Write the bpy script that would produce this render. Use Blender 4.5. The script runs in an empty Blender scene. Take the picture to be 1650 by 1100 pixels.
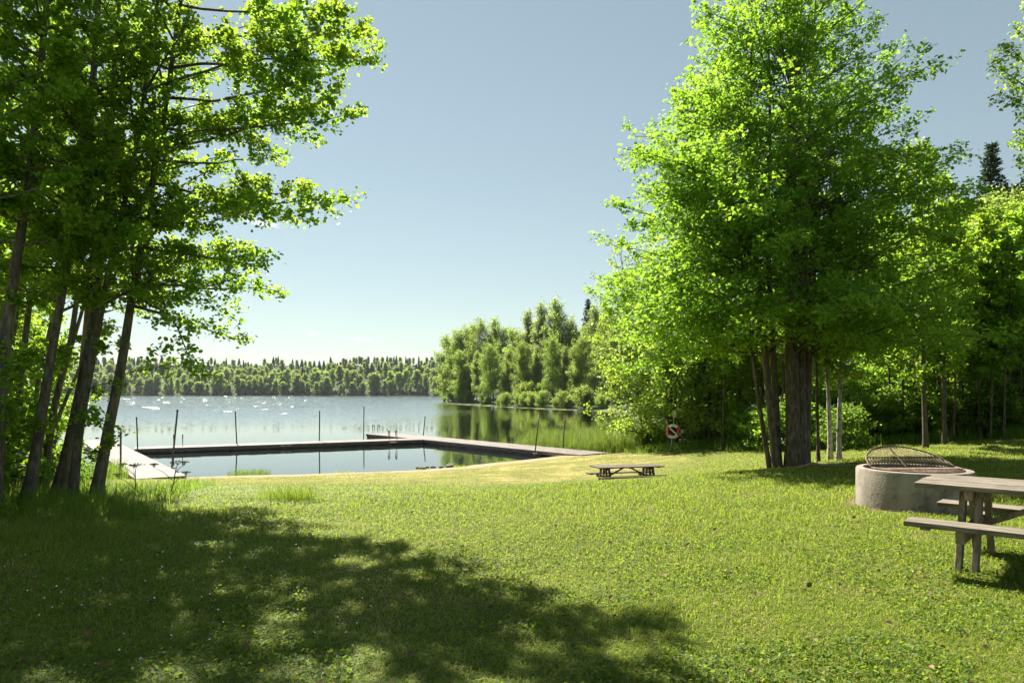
import bpy, math, random
import numpy as np
from mathutils import Vector, Matrix

SC = bpy.context.scene
COL = SC.collection
F, CX, HY, HC = 1100.0, 825.0, 632.0, 1.6        # focal length (px of the 1650 px photo), principal column, horizon row, eye height
SUN_AZ, SUN_EL = -27.0, 45.0
HAZE = .00005
WAVE = .95
WZ = -2.4                                        # lake level

def P(px, py, Y):
    return np.array([(px - CX) / F * Y, Y, HC - (py - HY) / F * Y])

# ------------------------------------------------------------------ object helpers
def tag(o, label=None, cat=None, group=None, kind=None):
    if label: o['label'] = label
    if cat: o['category'] = cat
    if group: o['group'] = group
    if kind: o['kind'] = kind
    return o

def link_mesh(name, me, mat=None, parent=None):
    o = bpy.data.objects.new(name, me)
    COL.objects.link(o)
    if mat is not None and len(me.materials) == 0: me.materials.append(mat)
    if parent is not None: o.parent = parent
    return o

def empty(name, loc=(0, 0, 0), rz=0.0):
    o = bpy.data.objects.new(name, None)
    o.empty_display_size = 0.2
    COL.objects.link(o)
    o.location = loc; o.rotation_euler = (0, 0, rz)
    return o

def mesh_np(name, V, faces, smooth=False, mi=None):
    """faces: list of (n,k) int arrays"""
    me = bpy.data.meshes.new(name)
    V = np.asarray(V, dtype=np.float32).reshape(-1, 3)
    me.vertices.add(len(V)); me.vertices.foreach_set('co', V.ravel())
    faces = [np.asarray(f, dtype=np.int32) for f in faces if len(f)]
    loops = np.concatenate([f.ravel() for f in faces])
    counts = np.concatenate([np.full(len(f), f.shape[1], dtype=np.int32) for f in faces])
    starts = np.concatenate([[0], np.cumsum(counts)[:-1]]).astype(np.int32)
    me.loops.add(len(loops)); me.loops.foreach_set('vertex_index', loops)
    me.polygons.add(len(counts)); me.polygons.foreach_set('loop_start', starts)
    try: me.polygons.foreach_set('loop_total', counts)
    except Exception: pass
    me.polygons.foreach_set('use_smooth', np.full(len(counts), bool(smooth)))
    if mi is not None: me.polygons.foreach_set('material_index', np.asarray(mi, dtype=np.int32))
    me.update(calc_edges=True)
    return me

def copy_tree(o, parent=None):
    c = o.copy(); COL.objects.link(c); c.parent = parent
    for ch in list(o.children): copy_tree(ch, c)
    return c

class MB:
    """collects boxes, tubes and plates; build() links them as ONE mesh"""
    def __init__(s): s.V = []; s.Fq = []; s.Ft = []; s.n = 0; s.extra = []
    def add(s, V, q=None, t=None):
        V = np.asarray(V, float).reshape(-1, 3)
        if q is not None and len(q): s.Fq.append(np.asarray(q) + s.n)
        if t is not None and len(t): s.Ft.append(np.asarray(t) + s.n)
        s.V.append(V); s.n += len(V)
    def box(s, c, h, ax=None):
        """centre, half sizes, 3 axis rows"""
        ax = np.eye(3) if ax is None else np.asarray(ax, float)
        sg = np.array([[-1,-1,-1],[1,-1,-1],[1,1,-1],[-1,1,-1],[-1,-1,1],[1,-1,1],[1,1,1],[-1,1,1]], float)
        V = np.asarray(c, float) + (sg * np.asarray(h, float)) @ ax
        s.add(V, [[0,3,2,1],[4,5,6,7],[0,1,5,4],[1,2,6,5],[2,3,7,6],[3,0,4,7]])
    def bar(s, a, b, w, h, side=(0, 1, 0)):
        a = np.asarray(a, float); b = np.asarray(b, float); d = b - a; L = np.linalg.norm(d); d = d / L
        sd = np.asarray(side, float); sd = sd - d * (sd @ d); sd /= np.linalg.norm(sd)
        up = np.cross(d, sd)
        s.box((a + b) / 2, (L / 2, w / 2, h / 2), [d, sd, up])
    def tube(s, path, r, n=8, cap=True):
        V, q = tube_np(path, r, n)
        t = []
        if cap:
            k = len(V); m = len(path)
            V = np.vstack([V, path[0], path[-1]])
            for i in range(n):
                t.append([k, (i + 1) % n, i]); t.append([k + 1, (m - 1) * n + i, (m - 1) * n + (i + 1) % n])
        s.add(V, q, t)
    def build(s, name, mat, parent=None, bevel=0.0, smooth=False):
        fs = []
        if s.Fq: fs.append(np.concatenate(s.Fq))
        if s.Ft: fs.append(np.concatenate(s.Ft))
        o = link_mesh(name, mesh_np(name, np.vstack(s.V), fs, smooth), mat, parent)
        if bevel:
            m = o.modifiers.new('bevel', 'BEVEL'); m.width = bevel; m.segments = 2; m.limit_method = 'ANGLE'
        return o

def tube_np(path, r, n):
    path = np.asarray(path, float); m = len(path)
    r = np.broadcast_to(np.asarray(r, float), (m,))
    T = np.gradient(path, axis=0); T /= np.linalg.norm(T, axis=1, keepdims=True) + 1e-9
    t0 = T.mean(0); ref = np.array([0., 0., 1.]) if abs(t0[2]) < 0.8 * np.linalg.norm(t0) else np.array([1., 0., 0.])
    A = np.cross(T, ref); A /= np.linalg.norm(A, axis=1, keepdims=True) + 1e-9
    B = np.cross(T, A)
    a = np.linspace(0, 2 * np.pi, n, endpoint=False)
    V = path[:, None, :] + r[:, None, None] * (np.cos(a)[None, :, None] * A[:, None, :] + np.sin(a)[None, :, None] * B[:, None, :])
    i = np.arange(m - 1)[:, None]; j = np.arange(n)[None, :]; j2 = (j + 1) % n
    q = np.stack([i * n + j, i * n + j2, (i + 1) * n + j2, (i + 1) * n + j], -1).reshape(-1, 4)
    return V.reshape(-1, 3), q

# ------------------------------------------------------------------ materials
def new_mat(name):
    m = bpy.data.materials.new(name); m.use_nodes = True
    nt = m.node_tree
    for n in list(nt.nodes): nt.nodes.remove(n)
    return m, nt

def N(nt, t, **kw):
    n = nt.nodes.new(t)
    for k, v in kw.items():
        if k.startswith('i_'):
            key = k[2:]
            n.inputs[int(key) if key.isdigit() else key.replace('_', ' ')].default_value = v
        else: setattr(n, k, v)
    return n

def ramp(nt, stops):
    r = nt.nodes.new('ShaderNodeValToRGB'); e = r.color_ramp.elements
    while len(e) < len(stops): e.new(0.5)
    for i, (p, c) in enumerate(stops):
        e[i].position = p; e[i].color = (*c, 1)
    return r

def mat_leaf(name, cols, trans, tfac=0.45, rough=0.45, spec=0.35):
    m, nt = new_mat(name); L = nt.links
    g = N(nt, 'ShaderNodeNewGeometry'); oi = N(nt, 'ShaderNodeObjectInfo')
    r = ramp(nt, [(0, cols[0]), (0.6, cols[1]), (1, cols[2])]); L.new(g.outputs['Random Per Island'], r.inputs[0])
    r2 = ramp(nt, [(0, trans[0]), (1, trans[1])]); L.new(g.outputs['Random Per Island'], r2.inputs[0])
    hs = N(nt, 'ShaderNodeHueSaturation'); hs2 = N(nt, 'ShaderNodeHueSaturation')
    mr = N(nt, 'ShaderNodeMapRange'); mr.inputs['To Min'].default_value = 0.492; mr.inputs['To Max'].default_value = 0.506
    mv = N(nt, 'ShaderNodeMapRange'); mv.inputs['To Min'].default_value = 0.85; mv.inputs['To Max'].default_value = 1.15
    L.new(oi.outputs['Random'], mr.inputs[0]); L.new(oi.outputs['Random'], mv.inputs[0])
    for h, s in ((hs, r), (hs2, r2)):
        L.new(mr.outputs[0], h.inputs['Hue']); L.new(mv.outputs[0], h.inputs['Value']); L.new(s.outputs[0], h.inputs['Color'])
    p = N(nt, 'ShaderNodeBsdfPrincipled'); p.inputs['Roughness'].default_value = rough
    p.inputs['Specular IOR Level'].default_value = spec
    t = N(nt, 'ShaderNodeBsdfTranslucent'); mx = N(nt, 'ShaderNodeMixShader'); mx.inputs[0].default_value = tfac
    o = N(nt, 'ShaderNodeOutputMaterial')
    L.new(hs.outputs[0], p.inputs['Base Color']); L.new(hs2.outputs[0], t.inputs['Color'])
    L.new(p.outputs[0], mx.inputs[1]); L.new(t.outputs[0], mx.inputs[2]); L.new(mx.outputs[0], o.inputs[0])
    return m

def mat_noise(name, cols, scale=(1, 1, 1), nscale=6.0, detail=6.0, rough=0.8, bump=0.3, bscale=None, metallic=0.0, spec=0.3, bdist=0.02, contrast=(0.3, 0.5, 0.7)):
    m, nt = new_mat(name); L = nt.links
    tc = N(nt, 'ShaderNodeTexCoord'); mp = N(nt, 'ShaderNodeMapping'); mp.inputs['Scale'].default_value = scale
    L.new(tc.outputs['Object'], mp.inputs['Vector'])
    n = N(nt, 'ShaderNodeTexNoise'); n.inputs['Scale'].default_value = nscale; n.inputs['Detail'].default_value = detail; n.inputs['Roughness'].default_value = 0.62
    L.new(mp.outputs[0], n.inputs['Vector'])
    r = ramp(nt, [(contrast[0], cols[0]), (contrast[1], cols[1]), (contrast[2], cols[2])]); L.new(n.outputs['Fac'], r.inputs[0])
    n2 = N(nt, 'ShaderNodeTexNoise'); n2.inputs['Scale'].default_value = bscale or nscale * 3; n2.inputs['Detail'].default_value = 5
    L.new(mp.outputs[0], n2.inputs['Vector'])
    b = N(nt, 'ShaderNodeBump'); b.inputs['Strength'].default_value = bump; b.inputs['Distance'].default_value = bdist
    L.new(n2.outputs['Fac'], b.inputs['Height'])
    p = N(nt, 'ShaderNodeBsdfPrincipled'); p.inputs['Roughness'].default_value = rough; p.inputs['Metallic'].default_value = metallic
    p.inputs['Specular IOR Level'].default_value = spec
    L.new(r.outputs[0], p.inputs['Base Color']); L.new(b.outputs[0], p.inputs['Normal'])
    o = N(nt, 'ShaderNodeOutputMaterial'); L.new(p.outputs[0], o.inputs[0])
    return m

M = {}
M['alder_leaf'] = mat_leaf('alder_leaf', [(.035, .09, .012), (.055, .13, .016), (.09, .17, .025)], [(.27, .50, .025), (.50, .66, .045)], .56, .42, .3)
M['maple_leaf'] = mat_leaf('maple_leaf', [(.045, .095, .012), (.075, .135, .018), (.13, .19, .03)], [(.25, .46, .025), (.42, .59, .045)], .54, .55, .2)
M['pale_leaf'] = mat_leaf('pale_leaf', [(.055, .115, .018), (.095, .17, .028), (.16, .23, .04)], [(.30, .50, .04), (.52, .66, .07)], .52, .5, .25)
M['wood_leaf'] = mat_leaf('wood_leaf', [(.035, .085, .012), (.06, .13, .018), (.11, .19, .025)], [(.30, .53, .03), (.52, .68, .05)], .56, .5, .25)
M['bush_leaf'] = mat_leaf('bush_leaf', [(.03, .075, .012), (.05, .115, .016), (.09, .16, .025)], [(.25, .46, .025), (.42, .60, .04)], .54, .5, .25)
M['far_leaf'] = mat_leaf('far_leaf', [(.065, .105, .024), (.10, .150, .036), (.15, .20, .06)], [(.34, .48, .07), (.48, .60, .10)], .54, .6, .15)
M['hazed_birch_leaf'] = mat_leaf('hazed_birch_leaf', [(.095, .135, .045), (.13, .175, .06), (.19, .23, .09)], [(.38, .50, .10), (.50, .60, .14)], .54, .6, .15)  # distant birch foliage, its colour paled and greyed to add haze lightness
M['spruce_needle'] = mat_leaf('spruce_needle', [(.018, .042, .014), (.030, .062, .02), (.048, .085, .028)], [(.03, .07, .012), (.06, .11, .02)], .25, .6, .2)
M['grass'] = mat_leaf('grass_blade', [(.085, .14, .013), (.13, .195, .018), (.25, .27, .06)], [(.30, .45, .016), (.48, .56, .04)], .46, .6, .2)
M['dry_grass'] = mat_leaf('dry_grass_blade', [(.20, .19, .05), (.32, .27, .09), (.44, .36, .16)], [(.32, .32, .06), (.5, .43, .14)], .33, .6, .2)
M['reed'] = mat_leaf('reed_blade', [(.06, .115, .018), (.10, .165, .03), (.20, .24, .07)], [(.18, .31, .02), (.32, .42, .06)], .4, .5, .25)
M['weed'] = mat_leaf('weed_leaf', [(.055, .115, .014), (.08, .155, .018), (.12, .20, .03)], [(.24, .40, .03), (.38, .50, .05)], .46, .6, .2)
M['alder_bark'] = mat_noise('alder_bark', [(.055, .045, .034), (.115, .097, .074), (.21, .185, .145)], (1, 1, .28), 16, 8, .9, .9, 30)
M['maple_bark'] = mat_noise('maple_bark', [(.042, .032, .022), (.10, .078, .052), (.20, .175, .13)], (1, 1, .3), 13, 8, .9, .9, 24)
M['birch_bark'] = mat_noise('birch_bark', [(.05, .045, .04), (.30, .27, .22), (.48, .44, .37)], (1, 1, .5), 9, 6, .8, .4, 20, contrast=(.36, .46, .7))
M['thin_bark'] = mat_noise('thin_bark', [(.035, .028, .020), (.075, .060, .042), (.15, .12, .085)], (1, 1, .3), 16, 6, .9, .6, 30)
M['dead_bark'] = mat_noise('dead_bark', [(.16, .11, .065), (.30, .22, .13), (.42, .33, .21)], (1, 1, .2), 12, 6, .85, .5, 26)
M['table_wood'] = mat_noise('table_wood', [(.088, .072, .050), (.178, .149, .107), (.30, .262, .197)], (1.2, 14, 14), 3.2, 8, .8, .5, 9, bdist=.004)
M['table_leg_wood'] = mat_noise('table_leg_wood', [(.14, .10, .065), (.24, .185, .125), (.34, .28, .2)], (9, 9, 1.4), 3.2, 8, .8, .5, 9, bdist=.004)
M['brown_wood'] = mat_noise('brown_wood', [(.055, .040, .026), (.105, .078, .052), (.18, .14, .10)], (1.2, 12, 12), 3.2, 8, .8, .5, 9, bdist=.004)
M['deck_wood'] = mat_noise('deck_wood', [(.115, .09, .07), (.175, .144, .117), (.23, .193, .16)], (1, 1, 1), 1.4, 8, .75, .2, 18, bdist=.004)
M['deck_edge'] = mat_noise('deck_edge', [(.12, .10, .088), (.18, .15, .132), (.26, .22, .19)], (1, 1, 4), 2.0, 6, .8, .3, 12)
M['float_black'] = mat_noise('float_black', [(.042, .036, .030), (.066, .056, .047), (.10, .085, .07)], (1, 1, 3), 2, 4, .6, .2, 8)
M['pole_steel'] = mat_noise('pole_steel', [(.05, .046, .045), (.085, .078, .076), (.15, .12, .105)], (1, 1, .4), 8, 5, .55, .15, 30, metallic=.35)
M['steel'] = mat_noise('galvanised_steel', [(.25, .26, .26), (.36, .37, .38), (.48, .49, .50)], (1, 1, .5), 12, 4, .42, .05, 40, metallic=.75)
M['concrete'] = mat_noise('concrete', [(.17, .14, .105), (.26, .22, .168), (.345, .30, .235)], (1, 1, 1), 2.6, 9, .92, .55, 38, bdist=.008, contrast=(.28, .5, .72))
def stain(m, scale, nscale, lo, hi, amount):
    nt = m.node_tree; p = [n for n in nt.nodes if n.type == 'BSDF_PRINCIPLED'][0]; src = p.inputs['Base Color'].links[0].from_socket
    tc = N(nt, 'ShaderNodeTexCoord'); mp = N(nt, 'ShaderNodeMapping'); mp.inputs['Scale'].default_value = scale; nt.links.new(tc.outputs['Object'], mp.inputs['Vector'])
    n = N(nt, 'ShaderNodeTexNoise'); n.inputs['Scale'].default_value = nscale; n.inputs['Detail'].default_value = 7; n.inputs['Roughness'].default_value = .65; nt.links.new(mp.outputs[0], n.inputs['Vector'])
    mr = N(nt, 'ShaderNodeMapRange'); mr.inputs['From Min'].default_value = lo; mr.inputs['From Max'].default_value = hi; mr.inputs['To Min'].default_value = 1; mr.inputs['To Max'].default_value = 1 - amount; nt.links.new(n.outputs['Fac'], mr.inputs['Value'])
    mx = N(nt, 'ShaderNodeMix', data_type='RGBA', blend_type='MULTIPLY'); mx.inputs[0].default_value = 1; nt.links.new(src, mx.inputs[6]); nt.links.new(mr.outputs[0], mx.inputs[7]); nt.links.new(mx.outputs[2], p.inputs['Base Color'])
stain(M['concrete'], (1, 1, .16), 4.5, .50, .68, .45); stain(M['concrete'], (1, 1, 1), 9, .56, .66, .4); stain(M['concrete'], (1, 1, 1), 60, .58, .66, .5)
stain(M['table_wood'], (1, 1, 1), 3.5, .5, .7, .35); stain(M['table_wood'], (.6, 22, 22), 5, .56, .64, .55); stain(M['table_leg_wood'], (1, 1, 1), 5, .5, .7, .4); stain(M['deck_wood'], (1, 1, 1), .6, .48, .66, .22)
M['rust'] = mat_noise('rusty_iron', [(.055, .036, .024), (.13, .088, .058), (.24, .18, .13)], (1, 1, 1), 14, 5, .7, .3, 40, metallic=.45)
M['ash'] = mat_noise('ash', [(.015, .013, .012), (.05, .045, .04), (.16, .15, .14)], (1, 1, 1), 14, 8, .95, 1.0, 30)
M['char'] = mat_noise('charred_wood', [(.008, .007, .007), (.02, .017, .015), (.06, .05, .042)], (1, 6, 6), 5, 5, .8, .8, 20)
M['stone'] = mat_noise('beach_stone', [(.12, .085, .07), (.20, .15, .12), (.30, .25, .21)], (1, 1, 1), 5, 6, .85, .4, 20)
M['buoy_red'] = mat_noise('buoy_red', [(.42, .02, .035), (.55, .03, .05), (.62, .06, .07)], (1, 1, 1), 4, 4, .45, .05, 20)
M['buoy_white'] = mat_noise('buoy_white', [(.62, .62, .58), (.74, .74, .71), (.80, .80, .77)], (1, 1, 1), 4, 4, .45, .05, 20)
M['sign_white'] = mat_noise('sign_white', [(.45, .46, .43), (.62, .62, .59), (.72, .72, .69)], (1, 1, 1), 7, 4, .5, .05, 20)
M['black_rubber'] = mat_noise('black_rubber', [(.01, .011, .01), (.02, .021, .019), (.035, .035, .03)], (1, 1, 1), 6, 3, .7, .1, 20)
M['dead_leaf'] = mat_leaf('dead_leaf', [(.10, .06, .03), (.18, .11, .05), (.28, .20, .10)], [(.1, .06, .02), (.2, .13, .05)], .2, .7, .2)
M['petal'] = mat_noise('white_petal', [(.6, .6, .55), (.75, .75, .7), (.85, .85, .8)], (1, 1, 1), 6, 2, .6, .0, 20)
M['umbel'] = mat_noise('dry_umbel', [(.03, .03, .02), (.06, .055, .03), (.10, .09, .05)], (1, 1, .3), 8, 3, .8, .1, 20)

# ------------------------------------------------------------------ terrain
rng0 = np.random.default_rng(11)
LAND = np.array([(-60, 24), (-40, 26), (-25, 28.5), (-19, 30.6), (-15.3, 32.0), (-13, 33.0), (-10, 33.9), (-5.6, 35.6), (-2.9, 37.4), (.9, 40), (2.9, 41.6),
                 (5.2, 42.2), (9, 44.5), (12, 49), (17, 55), (26, 70), (32, 100), (28, 128), (17, 147), (6, 166), (-4, 190), (-17, 220), (-25, 245), (-29, 272),
                 (-22, 310), (30, 430), (500, 900), (1800, 1200), (1800, -900), (-1800, -900), (-1800, 200), (-400, 120), (-150, 40)], float)

def poly_sd(X, Y, poly):
    """signed distance, positive inside"""
    p = np.stack([X, Y], -1); best = np.full(X.shape, 1e18); inside = np.zeros(X.shape, bool)
    n = len(poly)
    for i in range(n):
        a = poly[i]; b = poly[(i + 1) % n]; e = b - a
        w = p - a
        t = np.clip((w @ e) / (e @ e), 0, 1)
        d = ((w - t[..., None] * e) ** 2).sum(-1); best = np.minimum(best, d)
        c = (a[1] > p[..., 1]) != (b[1] > p[..., 1])
        if b[1] != a[1]:
            xi = (b[0] - a[0]) * (p[..., 1] - a[1]) / (b[1] - a[1]) + a[0]
            inside ^= c & (p[..., 0] < xi)
    d = np.sqrt(best)
    return np.where(inside, d, -d)

def sst(a, b, x):
    t = np.clip((x - a) / (b - a), 0, 1); return t * t * (3 - 2 * t)

def vnoise(x, y, seed=0):
    """value noise in about 0..1"""
    x = np.asarray(x, float); y = np.asarray(y, float)
    xi = np.floor(x).astype(np.int64); yi = np.floor(y).astype(np.int64); fx = x - xi; fy = y - yi
    fx = fx * fx * (3 - 2 * fx); fy = fy * fy * (3 - 2 * fy)
    def h(a, b):
        v = np.sin(a * 127.1 + b * 311.7 + seed * 74.7) * 43758.5453
        return v - np.floor(v)
    return (h(xi, yi) * (1 - fx) + h(xi + 1, yi) * fx) * (1 - fy) + (h(xi, yi + 1) * (1 - fx) + h(xi + 1, yi + 1) * fx) * fy

def base_h(X, Y):
    d = poly_sd(X, Y, LAND)
    far = Y - 850 - 14 * np.sin(X * .013) - 8 * np.sin(X * .041 + 1)
    dd = np.maximum(d, far)
    z = WZ + np.where(dd > 0, np.minimum(dd * .10, 2.3) , np.maximum(dd * .13, -3.0))
    z = z + np.clip(far - 12, 0, 185) * .235 * (far > 0)
    hill = np.clip(X - 17, 0, 120) * sst(14, 60, Y) * (1 - sst(90, 200, Y)) * .17
    z = z + hill * (d > 0)
    z = z + sst(10, 60, d) * sst(150, 260, Y) * (Y < 600) * 2.0
    return z, d

CP = np.array([(-3, 2, 0), (0, 2, 0), (4, 2, 0), (0, 5, 0), (4, 6.2, 0), (6, 9.3, 0), (8.5, 6, .02), (-4, 6, 0), (-9, 6, .05), (0, 8, -.02), (-3, -6, 0), (5, -6, 0), (14, 4, .1), (-14, 4, .1),
               (-3.5, 10.3, -.12), (-1.85, 11.6, -.2), (-.5, 13.2, -.33), (1.4, 16.7, -.62), (3.1, 19.5, -.93), (-7, 11.4, -.2), (-10, 12, -.2), (-14, 14, -.3),
               (4, 24.3, -1.8), (2.5, 25, -1.82), (5.2, 22, -1.15), (7.7, 19, -.47), (8.3, 28, -1.15), (8.2, 35, -1.45), (4, 30, -1.95), (0, 30, -1.95), (-5, 30, -2.05), (-10, 28, -1.95),
               (-10, 20, -1.1), (-4, 20, -1.2), (0, 22, -1.45), (9, 14, -.1), (12, 14, .02), (14, 20, -.2), (12, 24, -.4), (-15, 29, -2.1), (-20, 26, -1.9), (6, 40, -2.1), (4.5, 40.5, -2.1),
               (12, 36, -1.0), (18, 30, -.2), (20, 18, .1), (-20, 16, -.8), (3, 37, -2.05), (-6, 25, -1.6)], float)
_D = np.sqrt(((CP[:, None, :2] - CP[None, :, :2]) ** 2).sum(-1))
_res = CP[:, 2] - base_h(CP[:, 0], CP[:, 1])[0]
_W = np.linalg.solve(_D + 1e-3 * np.eye(len(CP)) + 1.0 * (_D < -1), _res)

def height(X, Y):
    X = np.atleast_1d(np.asarray(X, float)); Y = np.atleast_1d(np.asarray(Y, float))
    z, d = base_h(X, Y)
    r = np.hypot(X, Y - 16); w = 1 - sst(24, 44, r)
    m = w > 0
    if m.any():
        q = np.sqrt((X[m][:, None] - CP[None, :, 0]) ** 2 + (Y[m][:, None] - CP[None, :, 1]) ** 2 + .6)
        res = q @ _W
        lim = sst(-2.5, .6, d[m])            # the residual fades out under the water
        z[m] = z[m] + w[m] * res * lim
    m2 = (np.abs(X) < 40) & (Y < 60) & (d > .3)
    z = z + m2 * (.05 * (vnoise(X * .45, Y * .45, 3) - .5) + .025 * (vnoise(X * 1.4, Y * 1.4, 5) - .5))
    return z

def hz(x, y): return float(height(x, y)[0])

def axis(segs):
    out = []
    for a, b, s in segs: out.append(np.arange(a, b, s))
    return np.unique(np.concatenate(out))
gx = axis([(-1800, -400, 80), (-400, -100, 20), (-100, -30, 4), (-30, -8, .5), (-8, 12, .22), (12, 30, .5), (30, 120, 3), (120, 400, 20), (400, 1801, 80)])
gy = axis([(-600, -60, 60), (-60, 0, 4), (0, 14, .22), (14, 48, .4), (48, 130, 2.5), (130, 330, 8), (330, 800, 40), (800, 1130, 9), (1130, 2600, 90)])
GX, GY = np.meshgrid(gx, gy, indexing='ij')
GZ = height(GX.ravel(), GY.ravel())
nx, ny = len(gx), len(gy)
ii = (np.arange(nx - 1)[:, None] * ny + np.arange(ny - 1)[None, :]).ravel()
quads = np.stack([ii, ii + ny, ii + ny + 1, ii + 1], -1)
me = mesh_np('ground', np.stack([GX.ravel(), GY.ravel(), GZ], -1), [quads], True)
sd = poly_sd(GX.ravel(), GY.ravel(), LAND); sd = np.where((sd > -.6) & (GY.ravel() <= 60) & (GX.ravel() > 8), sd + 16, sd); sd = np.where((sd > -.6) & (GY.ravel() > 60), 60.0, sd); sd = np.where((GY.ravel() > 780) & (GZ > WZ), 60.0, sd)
at = me.attributes.new('shore', 'FLOAT', 'POINT'); at.data.foreach_set('value', np.clip(sd, -30, 60).astype(np.float32))

def bare_f(x, y):
    b = sst(.78, .92, vnoise(x * 1.3 + 3, y * 1.3, 91) * .6 + vnoise(x * 3.3, y * 3.3, 92) * .4) * .55
    b = np.maximum(b, (1 - sst(.82, 1.15, np.hypot(x - 5.81, y - 9.85))) * .8 * (vnoise(x * 3, y * 3, 93) > .3))
    return np.maximum(b, (1 - sst(.75, 1.7, np.hypot(x - 7.75, y - 19.0))) * .9)
ab = me.attributes.new('bare', 'FLOAT', 'POINT'); ab.data.foreach_set('value', bare_f(GX.ravel(), GY.ravel()).astype(np.float32))
def mat_ground():
    m, nt = new_mat('lawn_soil'); L = nt.links
    geo = N(nt, 'ShaderNodeNewGeometry')
    a = N(nt, 'ShaderNodeAttribute', attribute_name='shore')
    def noise(s, d=6, r=.6):
        n = N(nt, 'ShaderNodeTexNoise'); n.inputs['Scale'].default_value = s; n.inputs['Detail'].default_value = d; n.inputs['Roughness'].default_value = r
        L.new(geo.outputs['Position'], n.inputs['Vector']); return n
    nf = noise(26, 8, .7); nm = noise(1.3, 5); nl = noise(.28, 4)
    green = ramp(nt, [(.25, (.04, .060, .010)), (.5, (.11, .14, .02)), (.75, (.20, .215, .05))]); L.new(nf.outputs['Fac'], green.inputs[0])
    dry = ramp(nt, [(.25, (.17, .15, .045)), (.5, (.31, .255, .085)), (.75, (.44, .36, .15))]); L.new(nf.outputs['Fac'], dry.inputs[0])
    sand = ramp(nt, [(.3, (.22, .155, .095)), (.5, (.34, .25, .16)), (.75, (.45, .36, .25))]); L.new(nf.outputs['Fac'], sand.inputs[0])
    # dry belt: 0.8 .. 13 m from the water
    def mr(src, a0, a1, b0, b1):
        n = N(nt, 'ShaderNodeMapRange', interpolation_type='SMOOTHSTEP'); L.new(src, n.inputs['Value'])
        for k, v in zip(('From Min', 'From Max', 'To Min', 'To Max'), (a0, a1, b0, b1)): n.inputs[k].default_value = v
        return n
    def mth(op, x, y):
        n = N(nt, 'ShaderNodeMath', operation=op)
        for i, v in enumerate((x, y)):
            if isinstance(v, (int, float)): n.inputs[i].default_value = v
            else: L.new(v, n.inputs[i])
        return n.outputs[0]
    d = a.outputs['Fac']
    belt = mth('MULTIPLY', mr(d, 1.0, 4.0, .55, 1).outputs[0], mr(d, 9.5, 15, 1, .16).outputs[0])
    patch = mr(nm.outputs['Fac'], .38, .66, .25, 1.0).outputs[0]
    lp = mr(nl.outputs['Fac'], .4, .65, .4, 1.0).outputs[0]
    dm = mth('MULTIPLY', mth('MULTIPLY', belt, patch), mth('ADD', lp, .25))
    mix1 = N(nt, 'ShaderNodeMix', data_type='RGBA'); L.new(dm, mix1.inputs[0]); L.new(green.outputs[0], mix1.inputs[6]); L.new(dry.outputs[0], mix1.inputs[7])
    dn = mth('ADD', d, mth('MULTIPLY', mth('SUBTRACT', nm.outputs['Fac'], .5), 2.6))
    sm = mr(dn, 1.3, 3.0, 1, 0).outputs[0]
    mix2 = N(nt, 'ShaderNodeMix', data_type='RGBA'); L.new(sm, mix2.inputs[0]); L.new(mix1.outputs[2], mix2.inputs[6]); L.new(sand.outputs[0], mix2.inputs[7])
    mud = mr(d, -4.5, -.3, 1, 0).outputs[0]
    mix3 = N(nt, 'ShaderNodeMix', data_type='RGBA'); L.new(mud, mix3.inputs[0]); L.new(mix2.outputs[2], mix3.inputs[6]); mix3.inputs[7].default_value = (.022, .020, .012, 1)
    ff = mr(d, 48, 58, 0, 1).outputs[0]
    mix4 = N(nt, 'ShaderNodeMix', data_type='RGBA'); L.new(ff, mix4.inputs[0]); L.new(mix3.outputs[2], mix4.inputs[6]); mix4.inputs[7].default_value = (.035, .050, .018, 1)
    bare = N(nt, 'ShaderNodeAttribute', attribute_name='bare')
    soil = ramp(nt, [(.3, (.10, .068, .04)), (.7, (.24, .17, .11))]); L.new(nf.outputs['Fac'], soil.inputs[0])
    mix5 = N(nt, 'ShaderNodeMix', data_type='RGBA'); L.new(bare.outputs['Fac'], mix5.inputs[0]); L.new(mix4.outputs[2], mix5.inputs[6]); L.new(soil.outputs[0], mix5.inputs[7]); mix3 = mix5
    b = N(nt, 'ShaderNodeBump'); b.inputs['Strength'].default_value = .9; b.inputs['Distance'].default_value = .05; L.new(nf.outputs['Fac'], b.inputs['Height'])
    p = N(nt, 'ShaderNodeBsdfPrincipled'); p.inputs['Roughness'].default_value = .95; p.inputs['Specular IOR Level'].default_value = .1
    L.new(mix3.outputs[2], p.inputs['Base Color']); L.new(b.outputs[0], p.inputs['Normal'])
    o = N(nt, 'ShaderNodeOutputMaterial'); L.new(p.outputs[0], o.inputs[0])
    return m
ground = link_mesh('ground', me, mat_ground()); tag(ground, kind='structure')

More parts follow.
